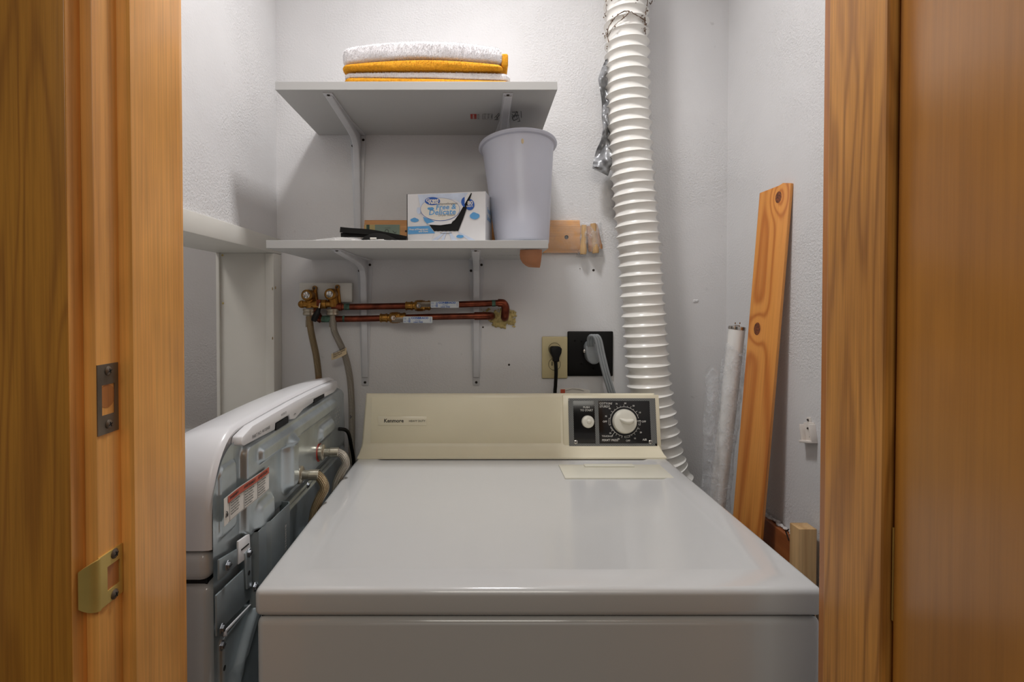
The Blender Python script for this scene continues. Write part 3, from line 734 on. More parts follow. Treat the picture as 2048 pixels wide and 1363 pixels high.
b = MB(); hx_ = P(639, 606, YV); b.box(hx_.x-.0055, hx_.x+.0055, YV-.010, YV-.004, hx_.z-.008, hx_.z+.010, .001); b.build('slot_block', M['copper'], vv)
b = MB(); b.tube([P(640, 606, YV-.014), P(638, 616, YV-.018), P(636, 621, YV-.02)], .0022, 8); b.build('lever_pin', M['chrome'], vv)
b = MB(); b.tube(smooth_path([P(637.5, 616, YV-.019), P(635, 624, YV-.022), P(630, 634, YV-.024), P(627, 642, YV-.024)], 4), [.0045, .0055, .006, .0065, .0072, .0076, .0080, .0082, .0084, .0086, .0082, .0074, .006], 12, flat=(1, .6)); b.build('lever_grip', M['black'], vv)

def pipe(name, pts, label, valve_px, lever_px, py_v, green, zrow, elb):
    t = thing(name, pts[0], label, 'pipe')
    MB().tube(pts, .0086, 16).build('pipe_run', M['copper'], t)
    for g0, g1 in green:
        MB().tube([g0, g0.lerp(g1, .5), g1], .0090, 16).build('patina_band', M['copper_green'], t)
    for g in elb: MB().tube(g, .0108, 16).build('elbow', M['copper'], t)
    v0 = P(valve_px[0], py_v, YP); v1 = P(valve_px[1], py_v-1, YP)
    L = v1-v0; b = MB()
    def seg(a, c, r, n=20): b.cyl(v0+L*a, v0+L*c, r, seg=n, bev=.0008)
    seg(0, .28, .0108); seg(.02, .07, .0122); seg(.22, .29, .0122); seg(.27, .42, .0100); seg(.38, .78, .0140, 8); seg(.45, .7, .0152, 24); seg(.76, 1.0, .0122); seg(.9, .97, .0135)
    b.cyl(v0+L*.57, v0+L*.57+Vector((0, -.020, 0)), .008, seg=16); b.build('ball_valve', M['brass'], t)
    b = MB(); c = v0+L*.57+Vector((0, -.020, 0)); b.lathe([(0, .006), (.0065, .006), (.0078, .004), (.0078, 0), (0, 0)], c, (0, -1, 0), 6); b.lathe([(0, .008), (.004, .0075), (.004, .006)], c, (0, -1, 0), 12); b.build('valve_nut', M['chrome'], t)
    l0 = P(lever_px[0], lever_px[2], YP-.024); l1 = P(lever_px[1], lever_px[2]-1, YP-.024)
    b = MB(); b.box(c.x-.004, l0.x+.004, YP-.025, YP-.0225, l0.z-.006, l0.z+.007, .0005); b.build('lever_strap', M['pewter'], t)
    b = MB(); b.box(l0.x, l1.x, YP-.0275, YP-.0205, l0.z-.0085, l0.z+.0095, .003, 3); lv = b.build('lever_handle', M['lever'], t)
    b = MB(); yq = YP-.0278; w = l1.x-l0.x; Z = l0.z+.0005
    ft = lambda x, z: frame((l0.x+w*x, yq, Z+z), (1, 0, 0), (0, 0, 1))
    b.text('CONBRACO', .0066, ft(.28, .0045), bold=.0003, sx=1.22); b.text('CE', .0055, ft(.03, .003)); b.text('600', .004, ft(.03, -.004)); b.text('WSP', .0042, ft(.14, -.0035)); b.text('77CLF', .0052, ft(.42, -.0015)); b.text('LEAD FREE', .0052, ft(.36, -.0062), bold=.0001)
    b.box(l0.x+w*.20, l0.x+w*.215, yq-.0001, yq, Z-.007, Z+.006); b.box(l0.x+w*.235, l0.x+w*.25, yq-.0001, yq, Z-.007, Z+.006); b.box(l0.x+w*.93, l0.x+w*.94, yq-.0001, yq, Z-.005, Z+.006)
    b.build('lever_lettering', M['blueink'], lv, smooth=1)
    return t
up = smooth_path([P(664, 613, YP), P(720, 613, YP), P(850, 610.5, YP), P(960, 607, YP), P(1000, 605.5, YP), P(1008, 608, YP), P(1011, 616, YP), P(1010.5, 626, YP), P(1009.5, 634, YP+.006), P(1009, 638, YW+.004)], 6)
pipe('copper_pipe', up, 'upper copper water pipe with a white valve lever, turning down at its end', (811, 861), (861, 918, 609), 611.5, [(P(689, 613, YP), P(700, 613, YP)), (P(984, 606.2, YP), P(991, 606, YP))], 0, [up[-32:-6], [P(668, 613, YP), P(684, 613, YP)]])
lo = smooth_path([P(637, 612, YP), P(634, 622, YP), P(634, 630, YP), P(640, 637, YP), P(650, 637.5, YP), P(720, 637, YP), P(860, 633.5, YP), P(960, 631.5, YP), P(974, 631.5, YP), P(981, 631.5, YP+.008), P(984, 631.5, YW+.004)], 6)
pipe('copper_pipe', lo, 'lower copper water pipe with a white valve lever, ending straight into the wall', (760, 812), (806, 865, 639.5), 635.5, [(P(644, 637.5, YP), P(662, 637.3, YP)), (P(686, 637.2, YP), P(690, 637.2, YP)), (P(955, 631.8, YP), P(959, 631.8, YP))], 0, [lo[-20:-3], lo[8:22]])
def foam_h(px, py):
    n_ = noise.noise(Vector((px*.09, py*.11, 4)))*.55+noise.noise(Vector((px*.25, py*.25, 9)))*.3
    d1 = math.hypot((px-1008)/22, (py-636)/18); d2 = math.hypot((px-975)/12, (py-628)/12)
    return max(1.15-d1, 1.0-d2)+n_
def foam(u, v):
    px = 955+85*u; py = 608+56*v; h = max(0, foam_h(px, py))
    return PW(px, py, .0+.012*min(1, h)**.6+.003*abs(noise.noise(Vector((px*.5, py*.5, 1)))))
b = MB(); b.grid(foam, 85, 60, keep=lambda u, v: foam_h(955+85*u, 608+56*v) > .05)
b.build('sealing_foam', M['foam'], label='lump of yellow sealing foam where the pipes enter the wall', cat='foam')

def hose(label, pts, mat, nut0, nut1, tagp=None):
    t = thing('water_hose', pts[-1], label, 'hose', 'braided washer hoses')
    path = smooth_path(pts, 10)
    MB().tube(path, .0087, 14).build('braided_sleeve', M[mat], t)
    for (c, d, s_) in (nut0, nut1):
        c = Vector(c); d = Vector(d).normalized(); b = MB()
        b.lathe([(0, 0), (.0155, 0), (.0168, .0015), (.0168, .006), (.0150, .007), (.0150, .009), (.0168, .010), (.0168, .0160), (.015, .0175), (.0095, .018), (.0085, .019), (.0085, .030), (.0095, .0305), (.0095, .040), (0, .040)], c, d, 12)
        nb = b.build('coupling_nut', M['nickel'], t)
        b = MB(); e = c+d*.040; b.lathe([(.0088, 0), (.0098, .001), (.0098, .018), (.0088, .019)], c+d*.030, d, 20); b.build('crimp_ferrule', M['nickel'], nb)
    return t
a0 = P(618.5, 617, YV+.010); a1 = P(665.5, 617, YV+.010)
n1 = Vector((WX+.0025, yc, zc_)); n2 = Vector((WX+.0035, yr, zr))
h1 = [a0+Vector((0, 0, -.022)), P(621, 655, YV), P(624, 672, YV), P(633, 715, YV), P(638, 765, YV), Vector((-.432, 1.405, 1.0)), Vector((-.42, 1.40, .8)), Vector((-.34, 1.385, .56)), Vector((-.315, 1.28, .50)), Vector((-.311, 1.16, .56)), Vector((-.311, 1.02, .70)), Vector((-.311, .975, .84)), Vector((-.306, .969, .893)), Vector((-.296, .968, .922)), Vector((-.286, .967, .942)), Vector((-.291, .966, .958)), Vector((-.301, yc, zc_)), Vector((-.312, yc, zc_))]
hose('rust-stained braided steel hose from the left valve outlet down behind the washer', h1, 'braid_rust', (a0, (0, 0, -1), 0), (n1, (1, 0, 0), 0))
h2 = [a1+Vector((0, 0, -.022)), P(667.5, 655, YV), P(671, 668, YV), P(688, 705, YV), P(699, 750, YV), P(703, 800, YV), P(704, 860, YV), P(704, 910, YV), Vector((-.325, 1.40, .80)), Vector((-.315, 1.39, .60)), Vector((-.309, 1.33, .55)), Vector((-.309, 1.25, .62)), Vector((-.311, 1.14, .80)), Vector((-.309, 1.12, .86)), Vector((-.304, 1.113, .898)), Vector((-.292, 1.108, .926)), Vector((-.281, 1.103, .946)), Vector((-.286, 1.099, .964)), Vector((-.298, yr, zr)), Vector((-.311, yr, zr))]
hb = hose('braided steel hose with a paper tag from the right valve outlet to the red inlet', h2, 'braid', (a1, (0, 0, -1), 0), (n2, (1, 0, 0), 0))
# paper tag wrapped on the second hose
ft0 = P(676, 708, YV-.008)
tg = MB().grid(lambda u, v: P(663+30*u, 712-20*u+10*math.sin(u*2.2)*.3+13*v-5*(1-u), YV-.011-.003*math.sin(u*3.1)), 10, 4, thick=.0004).build('paper_tag', M['tanpaper'], hb)
b = MB()
for i, s in enumerate(('DO NOT OVER', 'TIGHTEN HAND', 'TIGHT PLUS')):
    p = P(666, 706.5+4.0*i, YV-.0155); q = P(690, 695+4.0*i, YV-.0155); b.text(s, .0048, frame(p, q-p, (0, 0, 1)), bold=.0001)
b.build('tag_lettering', M['ink'], tg, smooth=1)
# black drain cord beside the washer
cordp = smooth_path([Vector((-.352, 1.24, .985)), Vector((-.322, 1.27, .975)), Vector((-.318, 1.30, .93)), Vector((-.318, 1.33, .86)), Vector((-.32, 1.34, .70)), Vector((-.33, 1.36, .4)), Vector((-.34, 1.37, .05))], 8)
MB().tube(cordp, .0045, 10).build('power_cord', M['black'], wm)

# ------------------------------------------------------------------ shelves on steel brackets
def shelf(label, zt, zb, x0, x1, yf, brackets, drop):
    t = thing('wall_shelf', ((x0+x1)/2, YW, zb), label, 'shelf', 'white wall shelves')
    MB().box(x0, x1, yf, YW-.001, zb, zt, .0006, 1).build('shelf_board', M['shelf'], t)
    for X in brackets:
        L = .292; y = lambda d: YW-d
        b = MB()
        b.prism([(y(.001), zb-.0015), (y(L-.012), zb-.0015), (y(L-.012), zb-.006), (y(.16), zb-.0135), (y(.09), zb-.0185), (y(.055), zb-.0235), (y(.037), zb-.032), (y(.028), zb-.046), (y(.023), zb-.075), (y(.017), zb-.14), (y(.006), zb-drop+.022), (y(.001), zb-drop+.022)], X-.0085, X+.0085, 'X', .0030, seg=3)
        # flanges
        b.prism([(X-.020, y(.002)), (X+.020, y(.002)), (X+.020, y(.03)), (X+.0115, y(.12)), (X+.0105, y(L)), (X-.0105, y(L)), (X-.0115, y(.12)), (X-.020, y(.03))], zb-.0026, zb, 'Z', .0006)
        b.prism([(X-.021, zb), (X+.021, zb), (X+.021, zb-.035), (X+.0185, zb-.06), (X+.0095, zb-drop+.002), (X+.007, zb-drop), (X-.007, zb-drop), (X-.0095, zb-drop+.002), (X-.0185, zb-.06), (X-.021, zb-.035)], y(.0030), y(.0004), 'Y', .0006)
        br = b.build('shelf_bracket', M['bracket'], t)
        for (sx, sz) in ((-.0145, -.030), (.0145, -.014), (0, -drop+.009)):
            screw(br, (X+sx, y(.003), zb+sz), (0, -1, 0), .0036, 'screwdark')
        screw(br, (X+.0, y(L-.008), zb-.0026), (0, 0, -1), .0036, 'screwdark')
    return t
s1 = shelf('upper white laminate shelf with two folded towels on it', 1.7605, 1.7425, -.4385, .1685, 1.137, (-.330, .0635), .315)
s2 = shelf('lower white laminate shelf holding a box and a plastic bin', 1.4200, 1.4025, -.4605, .1500, 1.137, (-.313, -.0075), .345)
# print under the upper shelf
def SU(px, py): return PZ(px, py, 1.7423)
def under(mb, s, px, py, size, **k):
    p = SU(px, py); mb.text(s, size, frame(p-Vector((0, 0, .0003)), (0, -1, 0), (-1, 0, 0)), **k)
b = MB(); p = SU(947, 233); b.box(p.x-.0075, p.x+.0075, p.y-.017, p.y+.017, 1.7421, 1.7425, .0001); lg = b.build('printed_logo', M['red'], s1)
b = MB(); b.text('RUBBERMAID', .0052, frame((p.x+.0008, p.y-.015, 1.7420), (0, 1, 0), (1, 0, 0)) if False else frame((p.x, p.y, 1.7419), (0, -1, 0), (-1, 0, 0)), align='CENTER', bold=.0001); b.build('logo_lettering', M['card'], lg, smooth=1)
b = MB()
for s, px, py, sz in (('24 X 12 IN.', 957, 233, .008), ('LAMINATED SHELF', 970, 232, .0045), ('MADE IN USA', 977, 232, .0055), ('WARNING', 983, 233, .0045)):
    q = SU(px, py); b.text(s, sz, frame((q.x, q.y, 1.7422), (0, -1, 0), (-1, 0, 0)), align='CENTER')
q = SU(975, 233)
for dx, dy_, w_, h_ in ((-.0115, 0, .0004, .036), (.0115, 0, .0004, .036), (0, .018, .0115, .0004), (0, -.018, .0115, .0004)):
    b.box(q.x+dx-w_, q.x+dx+w_, q.y+dy_-h_/2, q.y+dy_+h_/2, 1.7422, 1.7424)
def line(pa, pb): b.tube([SU(*pa)-Vector((0, 0, .0003)), SU(*pb)-Vector((0, 0, .0003))], .0006, 4)
for a, c in (((989, 235), (998, 226)), ((992, 238), (999, 229)), ((989, 239), (996, 239)), ((993, 233), (996, 238)), ((1024, 228), (1030, 236)), ((1025, 238), (1031, 226)), ((1031, 226), (1035, 238)), ((1035, 238), (1027, 241)), ((1027, 241), (1024, 232)), ((1033, 222), (1040, 242)), ((1040, 242), (1035, 243)), ((1042, 222), (1043, 235)), ((1024, 224), (1036, 224)), ((1028, 232), (1038, 230))): line(a, c)
b.build('underside_print', M['ink'], s1, smooth=1, kind='stuff')
b = MB()
for px, s, sz in ((968, '2 4 1', .009), (994, 'SHELF', .008), (1012, '10/26/07 MADE', .012)):
    q = PZ(px, 510, 1.4023); b.text(s, sz, frame((q.x, q.y, 1.4021), (1, 0, 0), (0, -1, 0)) @ Matrix.Identity(4), bold=.0001, shear=.2)
b.build('underside_print', M['inkgrey'], s2, smooth=1, kind='stuff')
# odd-shaped debris on the upper shelf
b = MB(); random.seed(5)
for k_ in range(7): b.sphere((.085+k_*.011, 1.16+random.uniform(-.01, .01), 1.7628), .006, (1.5, 1, .35), seg=8)
b.build('torn_paper', M['tanpaper'], label='small scraps of torn paper right of the towels', cat='scrap', kind='stuff')

# ------------------------------------------------------------------ towels
def towel(label, x0, x1, y0, y1, z0, zf, split, hem, amp, seed):
    rnd = random.Random(seed)
    t = thing('folded_towel', ((x0+x1)/2, (y0+y1)/2, z0), label, 'towel', 'folded towels on the upper shelf')
    def surf(lo, hi, over=0.0):
        def fn_(u, v):      # u along x, v round the section
            x = x0+(x1-x0)*u; e = min(u, 1-u); rnd_ = min(1, (e/.03))**.5 if e < .03 else 1
            a = 2*math.pi*v; ca, sa = math.cos(a), math.sin(a); n = .32
            cy = math.copysign(abs(ca)**n, ca); cz = math.copysign(abs(sa)**n, sa)
            zl, zh = lo(u), hi(u); h = (zh-zl)/2; m_ = (zh+zl)/2
            w = (y1-y0)/2+over
            nn = noise.noise(Vector((x*14, ca*3, sa*3+seed)))*amp
            k_ = .90+.10*rnd_
            return Vector((x, (y0+y1)/2-cy*w*k_+nn, m_+cz*h*(.55+.45*rnd_)+nn*.4))
        return fn_
    def cap(mb, f, nv=48):
        mb.grid(f, 90, nv)
        for uu in (0, 1):
            tb = bmesh.new(); vs = [tb.verts.new(f(uu, k_/nv)) for k_ in range(nv)]; tb.faces.new(vs); mb.add(tb)
    def fuzz(mb, n, ln=.0030):
        bm = mb.bm; bm.faces.ensure_lookup_table(); fs = [f for f in bm.faces if len(f.verts) == 4 and f.calc_center_median().y < (y0+y1)/2]
        if not fs: return
        ar = [f.calc_area() for f in fs]; cum = []; s_ = 0
        for a in ar: s_ += a; cum.append(s_)
        import bisect
        items = []
        for _ in range(n):
            f = fs[min(bisect.bisect(cum, rnd.random()*s_), len(fs)-1)]
            v = [q.co for q in f.verts]; u_, w_ = rnd.random(), rnd.random()
            p = v[0].lerp(v[1], u_).lerp(v[3].lerp(v[2], u_), w_); nn = f.normal
            c_ = f.calc_center_median(); 
            out = (c_-Vector((c_.x, (y0+y1)/2, (z0+zf(.5))/2))); 
            if nn.dot(out) < 0: nn = -nn
            items.append((p.copy(), (nn+Vector((rnd.gauss(0, .5), rnd.gauss(0, .5), rnd.gauss(0, .5)-.15))).normalized()))
        for p, d in items:
            s1_ = d.orthogonal().normalized()*.00045; e = p+d*ln*rnd.uniform(.5, 1.1)
            a, b_, c_ = bm.verts.new(p-s1_), bm.verts.new(p+s1_), bm.verts.new(e); bm.faces.new((a, b_, c_))
    mb = MB(); cap(mb, surf(lambda u: split(u)-.001, zf)); fuzz(mb, 26000); mb.build('terry_top', M['towel_white'], t, smooth=80)
    mb = MB(); cap(mb, surf(lambda u: z0, lambda u: split(u)+.001, .002)); fuzz(mb, 12000, .0022); mb.build('yellow_border', M['towel_yellow'], t, smooth=80, label='golden yellow towel edge')
    if hem:
        MB().box(x1-.004, x1+.011, y0+.004, y1-.02, z0+.010, zf(1)-.012, .004, 3).build('hem', M['towel_yellow'], t, label='golden yellow side hem')
def bow(u, a, c, p=.45): return a+(c-a)*math.sin(math.pi*min(1, max(0, u)))**p
towel('lower folded towel, thin with little yellow showing, lying on the shelf', -.297, .069, 1.160, 1.385, 1.7605,
      lambda u: 1.7880+.0040*math.sin(math.pi*u)**.5, lambda u: 1.7795-.0085*u+.002*math.sin(3*u), False, .0015, 2)
towel('upper folded towel, thick white terry with a golden yellow band and hem', -.300, .053, 1.156, 1.380, 1.7930,
      lambda u: bow(u*.94+.03, 1.838, 1.861, .6), lambda u: bow(u, 1.8040, 1.8170, .9), True, .002, 11)

# ------------------------------------------------------------------ wastebasket
bc = Vector((.1040, 1.262, 1.4203)); hgt = .2545
b = MB()
b.lathe([(0, 0), (.058, 0), (.0620, .002), (.0640, .006), (.0685, .05), (.0795, .17), (.0870, hgt-.012), (.0880, hgt-.010), (.0935, hgt-.0085), (.0962, hgt-.0045), (.0955, hgt-.001), (.0930, hgt), (.0895, hgt-.001), (.0860, hgt-.004), (.0840, hgt-.02), (.0765, .17), (.0665, .05), (.063, .008), (0, .006)], (0, 0, 0), seg=72)
wb_ = thing('waste_bin', bc, 'tall round pale lilac plastic bin standing on the lower shelf', 'bin')
o = b.build('bin_body', M['bin'], wb_); 
o.data.transform(Matrix.Translation(ORG['waste_bin']))
wb_.rotation_euler = (R(-8.5), R(-2.0), 0)
MB().sphere(Vector((.1020+.006, 1.1765, 1.6455)), .003, (1, .15, 2.2), seg=8).build('scuff_mark', M['tanpaper'], wb_)

# ------------------------------------------------------------------ dryer sheet box
bx0 = Vector((-.1680, 1.2337, 1.4203)); bx1 = Vector((.0149, 1.200, 1.4203)); bd = (bx1-bx0); bw = bd.length; bu = bd.normalized(); bn = Vector((0, 0, 1)).cross(bu); bh = .1185; bdp = .092
BM = Matrix((bu, bn, Vector((0, 0, 1)))).transposed().to_4x4(); BM.translation = bx0
bt = thing('dryer_sheet_box', bx0.lerp(bx1, .5), 'white and sky-blue dryer sheet box with its front torn open', 'box')
MB().box(0, bw, 0, bdp, 0, bh, .0008, 1, M_=BM).build('carton', M['boxwhite'], bt)
def BF(x, z, off=.0006): return BM @ Matrix(((1, 0, 0, x), (0, 0, -1, -off), (0, 1, 0, z), (0, 0, 0, 1)))
def bpx(px, py):            # crop pixels of the photograph to the box's front face
    d = ray(px, py); n = BM.to_3x3() @ Vector((0, 1, 0)); p = CAM+d*((bx0-CAM).dot(n)/d.dot(n)); q = BM.inverted() @ p; return q.x, q.z
def cpx(x, y): return bpx(800+x/10.24, 375+y/10.24)
def flat(pts, off, mat, name, par=bt, thick=.0004, **kw):
    tb = bmesh.new(); vs = [tb.verts.new((x, 0, z)) for x, z in pts]; f = tb.faces.new(vs)
    ex = bmesh.ops.extrude_face_region(tb, geom=[f]); 
    for v in ex['geom']:
        if isinstance(v, bmesh.types.BMVert): v.co.y -= thick
    bmesh.ops.recalc_face_normals(tb, faces=tb.faces[:])
    return MB().add(tb, BM @ Matrix.Translation((0, -off, 0))).build(name, mat, par, **kw)
def ell(cx_, cy_, rx, ry, n=40, a0=0): 
    return [(cpx(cx_+rx*math.cos(2*math.pi*i/n), cy_+ry*math.sin(2*math.pi*i/n))) for i in range(n)]
def cloud(cx_, cy_, w, h, seed):
    rd = random.Random(seed); n = 30; pts = []
    for i in range(n):
        a = 2*math.pi*i/n; k_ = 1+.16*math.cos(a*4+seed)*(.15 if math.sin(a) > 0 else 1)*(1.1-abs(math.cos(a))); pts.append(cpx(cx_+w*k_*math.cos(a), cy_+h*k_*math.sin(a)))
    return pts
flat([cpx(150, 1082), cpx(640, 1082), cpx(700, 945), cpx(440, 790)], .0002, M['boxwhite'], 'print_field')
for ra_ in ((640, 760, 900), (840, 900, 930), (1060, 1180, 1000), (1420, 1560, 1180)): flat([cpx(ra_[0], 1082), cpx(ra_[1], 1082), cpx(ra_[2]+30, 910), cpx(ra_[2], 910)], .0005, M['paleblue'], 'print_ray')
flat([cpx(162, 800), cpx(600, 782), cpx(720, 935), cpx(165, 955)], .0008, M['cyanink'], 'blue_band')
for k_, (x, y, w, h) in enumerate(((300, 665, 85, 42), (1530, 580, 100, 68), (1230, 1000, 75, 32), (390, 470, 45, 70))): flat(cloud(x, y, w, h, k_), .0009, M['cyanink'] if k_ != 3 else M['paleblue'], 'printed_cloud')
flat(ell(1430, 350, 95, 112), .0010, M['blueink'], 'count_roundel')
# torn opening with a saw-tooth lower edge
def saw(p, q, n, d):
    out = []
    for i in range(n):
        t = i/n; x = p[0]+(q[0]-p[0])*t; y = p[1]+(q[1]-p[1])*t
        nx_, ny_ = (q[1]-p[1]), -(q[0]-p[0]); l = math.hypot(nx_, ny_); s_ = d*(i % 2); out.append(cpx(x+nx_/l*s_, y+ny_/l*s_))
    return out
hole = [cpx(600, 760)] + saw((600, 765), (700, 895), 10, 8) + saw((700, 895), (1200, 893), 12, 5) + saw((1200, 893), (1300, 640), 18, 10) + saw((1300, 640), (1482, 105), 34, 9) + [cpx(1455, 100), cpx(1120, 670), cpx(1080, 700), cpx(1050, 740)]
flat(hole, .0012, M['void'], 'torn_opening', label='black saw-toothed opening')
flap = [cpx(362, 148), cpx(1465, 103), cpx(1200, 560), cpx(1125, 665), cpx(1085, 685), cpx(1058, 738), cpx(830, 772), cpx(600, 760), cpx(500, 680), cpx(430, 420)]
fl = flat(flap, .0022, M['boxwhite'], 'tear_flap', thick=.0008)
flat([cpx(372, 150), cpx(1400, 110), cpx(1250, 330), cpx(1150, 260), cpx(900, 215), cpx(700, 235), cpx(450, 400), cpx(430, 410)], .0031, M['paleblue'], 'flap_sky', fl, .0002)
flat([cpx(480, 600), cpx(640, 660), cpx(720, 700), cpx(560, 740), cpx(505, 680)], .0031, M['cyanink'], 'flap_cloud', fl, .0002)
flat(ell(830, 450, 405, 236), .0034, M['blueink'], 'oval_outline', fl, .0002)
flat(ell(830, 447, 398, 229), .0037, M['card'], 'oval_field', fl, .0002)
flat(ell(675, 283, 155, 82), .0041, M['blueink'], 'logo_oval', fl, .0002)
flat(ell(1330, 300, 70, 100, 20)[5:16], .0033, M['blueink'], 'count_roundel', fl, .0002)
flat(cloud(640, 436, 68, 30, 4), .0040, M['cyanink'], 'printed_cloud', fl, .0002)
def btx(mb, s, x, y, size, off, **k): q = cpx(x, y); mb.text(s, size, BF(q[0], q[1], off), **k)
b = MB(); btx(b, 'Great', 672, 265, .0102, .0046, align='CENTER', bold=.0004, sx=1.25); btx(b, 'Value', 690, 315, .0086, .0046, align='CENTER', bold=.0004, sx=1.25); b.build('logo_lettering', M['card'], fl, smooth=1)
b = MB(); btx(b, 'Free &', 945, 405, .0160, .0042, align='CENTER', bold=.0003, shear=.15, sx=1.1); btx(b, 'Delicate', 870, 510, .0172, .0042, align='CENTER', bold=.0003, shear=.15, sx=1.12); b.build('title_lettering', M['cyanink'], fl, smooth=1)
b = MB(); btx(b, 'Hypoallergenic', 990, 335, .0068, .0042, align='CENTER', shear=.2, sx=1.1); btx(b, 'Dryer Sheets', 970, 568, .0068, .0042, align='CENTER', sx=1.1); b.build('subtitle_lettering', M['inkgrey'], fl, smooth=1)
b = MB(); btx(b, 'Free of Fragrances', 580, 850, .0055, .0016, align='RIGHT', bold=.00015, sx=1.1); btx(b, 'and Dyes', 580, 895, .0055, .0016, align='RIGHT', bold=.00015, sx=1.1)
btx(b, '80', 1440, 320, .0130, .0018, align='CENTER', bold=.0003); btx(b, 'SHEETS', 1430, 385, .0048, .0018, align='CENTER', bold=.0001); b.build('carton_lettering', M['card'], bt, smooth=1, kind='stuff')
b = MB(); q = [cpx(820+i*24, 925+16*math.sin(math.pi*i/10)) for i in range(11)]; b.tube([BM @ Vector((x, -.0010, z)) for x, z in q], .0005, 5); b.build('tab_crease', M['inkgrey'], bt)
# end panel print
b = MB(); EM = frame(BM @ Vector((bw+.0006, bdp*.5, .050)), BM.to_3x3() @ Vector((0, 1, 0)), (0, 0, 1))
b.text('Free &', .017, T(EM, 0, .030), align='CENTER', bold=.0003); b.text('Delicate', .017, T(EM, 0, .012), align='CENTER', bold=.0003); b.build('end_lettering', M['cyanink'], bt, smooth=1)
MB().box(-.0012, 0, 0, bdp, 0, bh, M_=BM).build('end_gap', M['void'], bt)

# ------------------------------------------------------------------ small stuff on the lower shelf
ZS = 1.4203
def strap(label, pts, w, th, cat='strap', mat='black', name='plastic_strap', up=(0, 0, 1)):
    path = smooth_path(pts, 6); b = MB(); b.tube(path, 1.0, 4, flat=None) if False else None
    tb = bmesh.new(); rows = []
    for i, p in enumerate(path):
        t = (path[min(i+1, len(path)-1)]-path[max(i-1, 0)]).normalized(); s_ = Vector(up).cross(t).normalized()*th/2; u_ = t.cross(s_).normalized()*w/2
        rows.append([tb.verts.new(p+s_+u_), tb.verts.new(p-s_+u_), tb.verts.new(p-s_-u_), tb.verts.new(p+s_-u_)])
    for a, c in zip(rows, rows[1:]):
        for i in range(4): tb.faces.new((a[i], a[(i+1) % 4], c[(i+1) % 4], c[i]))
    tb.faces.new(rows[0][::-1]); tb.faces.new(rows[-1]); bmesh.ops.recalc_face_normals(tb, faces=tb.faces[:])
    return MB().add(tb).build(name, M[mat], label=label, cat=cat)
YS = 1.215
def PS(px, py, dy=0): return P(px, py, YS+dy)
strap('upper flat black plastic strap slanting down to the sheet box', [PS(680.5, 459, .02), PS(700, 461, .02), PS(740, 464, .02), PS(780, 471, .015), PS(813, 477.5, .01)], .0125, .005)
strap('lower flat black plastic strap lying under the slanting one', [PS(682, 470, .03), PS(705, 469.5, .03), PS(735, 471, .03), PS(760, 475, .03)], .010, .005)
b = MB(); n_ = 30
outer = [(718, 484), (724, 478), (732, 472), (741, 468), (752, 466), (764, 467), (775, 470), (786, 475), (795, 480), (812, 484)]
tb = bmesh.new()
A = [PS(x, y, -.012) for x, y in outer]; pts2 = [(p.x, max(p.z, ZS)) for p in A]
b.prism(pts2, YS-.016, YS-.008, 'Y', .0008)
hb_ = b.build('buckle_plate', M['black'])
bk = hb_; bk.name = 'plastic_buckle'; tag(bk, 'low arched black plastic buckle piece with a slot, on the shelf edge', 'buckle')
ORG[bk.name] = ORG.get('buckle_plate', Vector(bk.location))
for (x0_, x1_, y0_, y1_) in ((740, 753, 474.5, 478.5), (756, 768, 478, 479.5)):
    p0 = PS(x0_, y1_, -.0163-.012+.012); p1 = PS(x1_, y0_, -.0163)
    MB().box(p0.x, p1.x, YS-.0168, YS-.0159, p0.z, p1.z, .0012).build('slot', M['card'], bk)
# crumpled plastic bag at the left end
random.seed(9)
def bag(u, v):
    x = -.385+.135*u; y = 1.150+.10*v; e = math.sin(math.pi*u)**.7*math.sin(math.pi*v)**.5
    return Vector((x, y, ZS+.0005+.013*e*(.6+.6*u)+.004*e*noise.noise(Vector((x*60, y*60, 1)))))
MB().grid(bag, 40, 24, thick=.0003).build('plastic_bag', M['film_dense'], label='crumpled translucent plastic bag at the left of the lower shelf', cat='bag')
def bag2(u, v):
    x = P(706, 480, YS).x+(P(812, 480, YS).x-P(706, 480, YS).x)*u; y = 1.165+.03*v
    return Vector((x, y, ZS+.0008+.0045*math.sin(math.pi*u)*math.sin(math.pi*v)+.004*abs(noise.noise(Vector((x*90, y*90, 3))))*math.sin(math.pi*v)))
MB().grid(bag2, 50, 12, thick=.0003).build('plastic_wrapper', M['film_dense'], label='clear wrapper scrap in front of the black straps', cat='wrapper')

# ------------------------------------------------------------------ wrapped wooden coat rail on the wall
ra0 = PW(731, 506); ra1 = PW(1158, 441); 
rt = thing('wooden_rail', ((ra0.x+ra1.x)/2, YW, ra0.z), 'varnished pine rail in clear wrap fixed behind the lower shelf', 'rail')
x0, x1, z0, z1 = ra0.x, ra1.x, ra0.z, ra1.z
def yz(d, z): return (YW-d, z)
prof = [yz(.001, z0), yz(.012, z0), yz(.013, z0+.004), yz(.017, z0+.008), yz(.019, z0+.012), yz(.019, z1-.016), yz(.015, z1-.0135), yz(.015, z1-.010), yz(.0125, z1-.009), yz(.0120, z1-.003), yz(.009, z1), yz(.001, z1)]
rl = MB().prism(prof, x0, x1, 'X', .0004).build('rail_board', M['pine_board'], rt)
for px in (1133,):
    c = PW(px, 474, .0192); MB().lathe([(0, .0), (.0035, .0), (.0052, .0012), (.0055, 0)], c, (0, -1, 0), 16).build('screw_hole', M['screwdark'], rt)
c = PW(812, 462, .0192); MB().lathe([(0, .0006), (.0024, .0005), (.003, 0)], c, (0, -1, 0), 12).build('knot', M['screwdark'], rt)
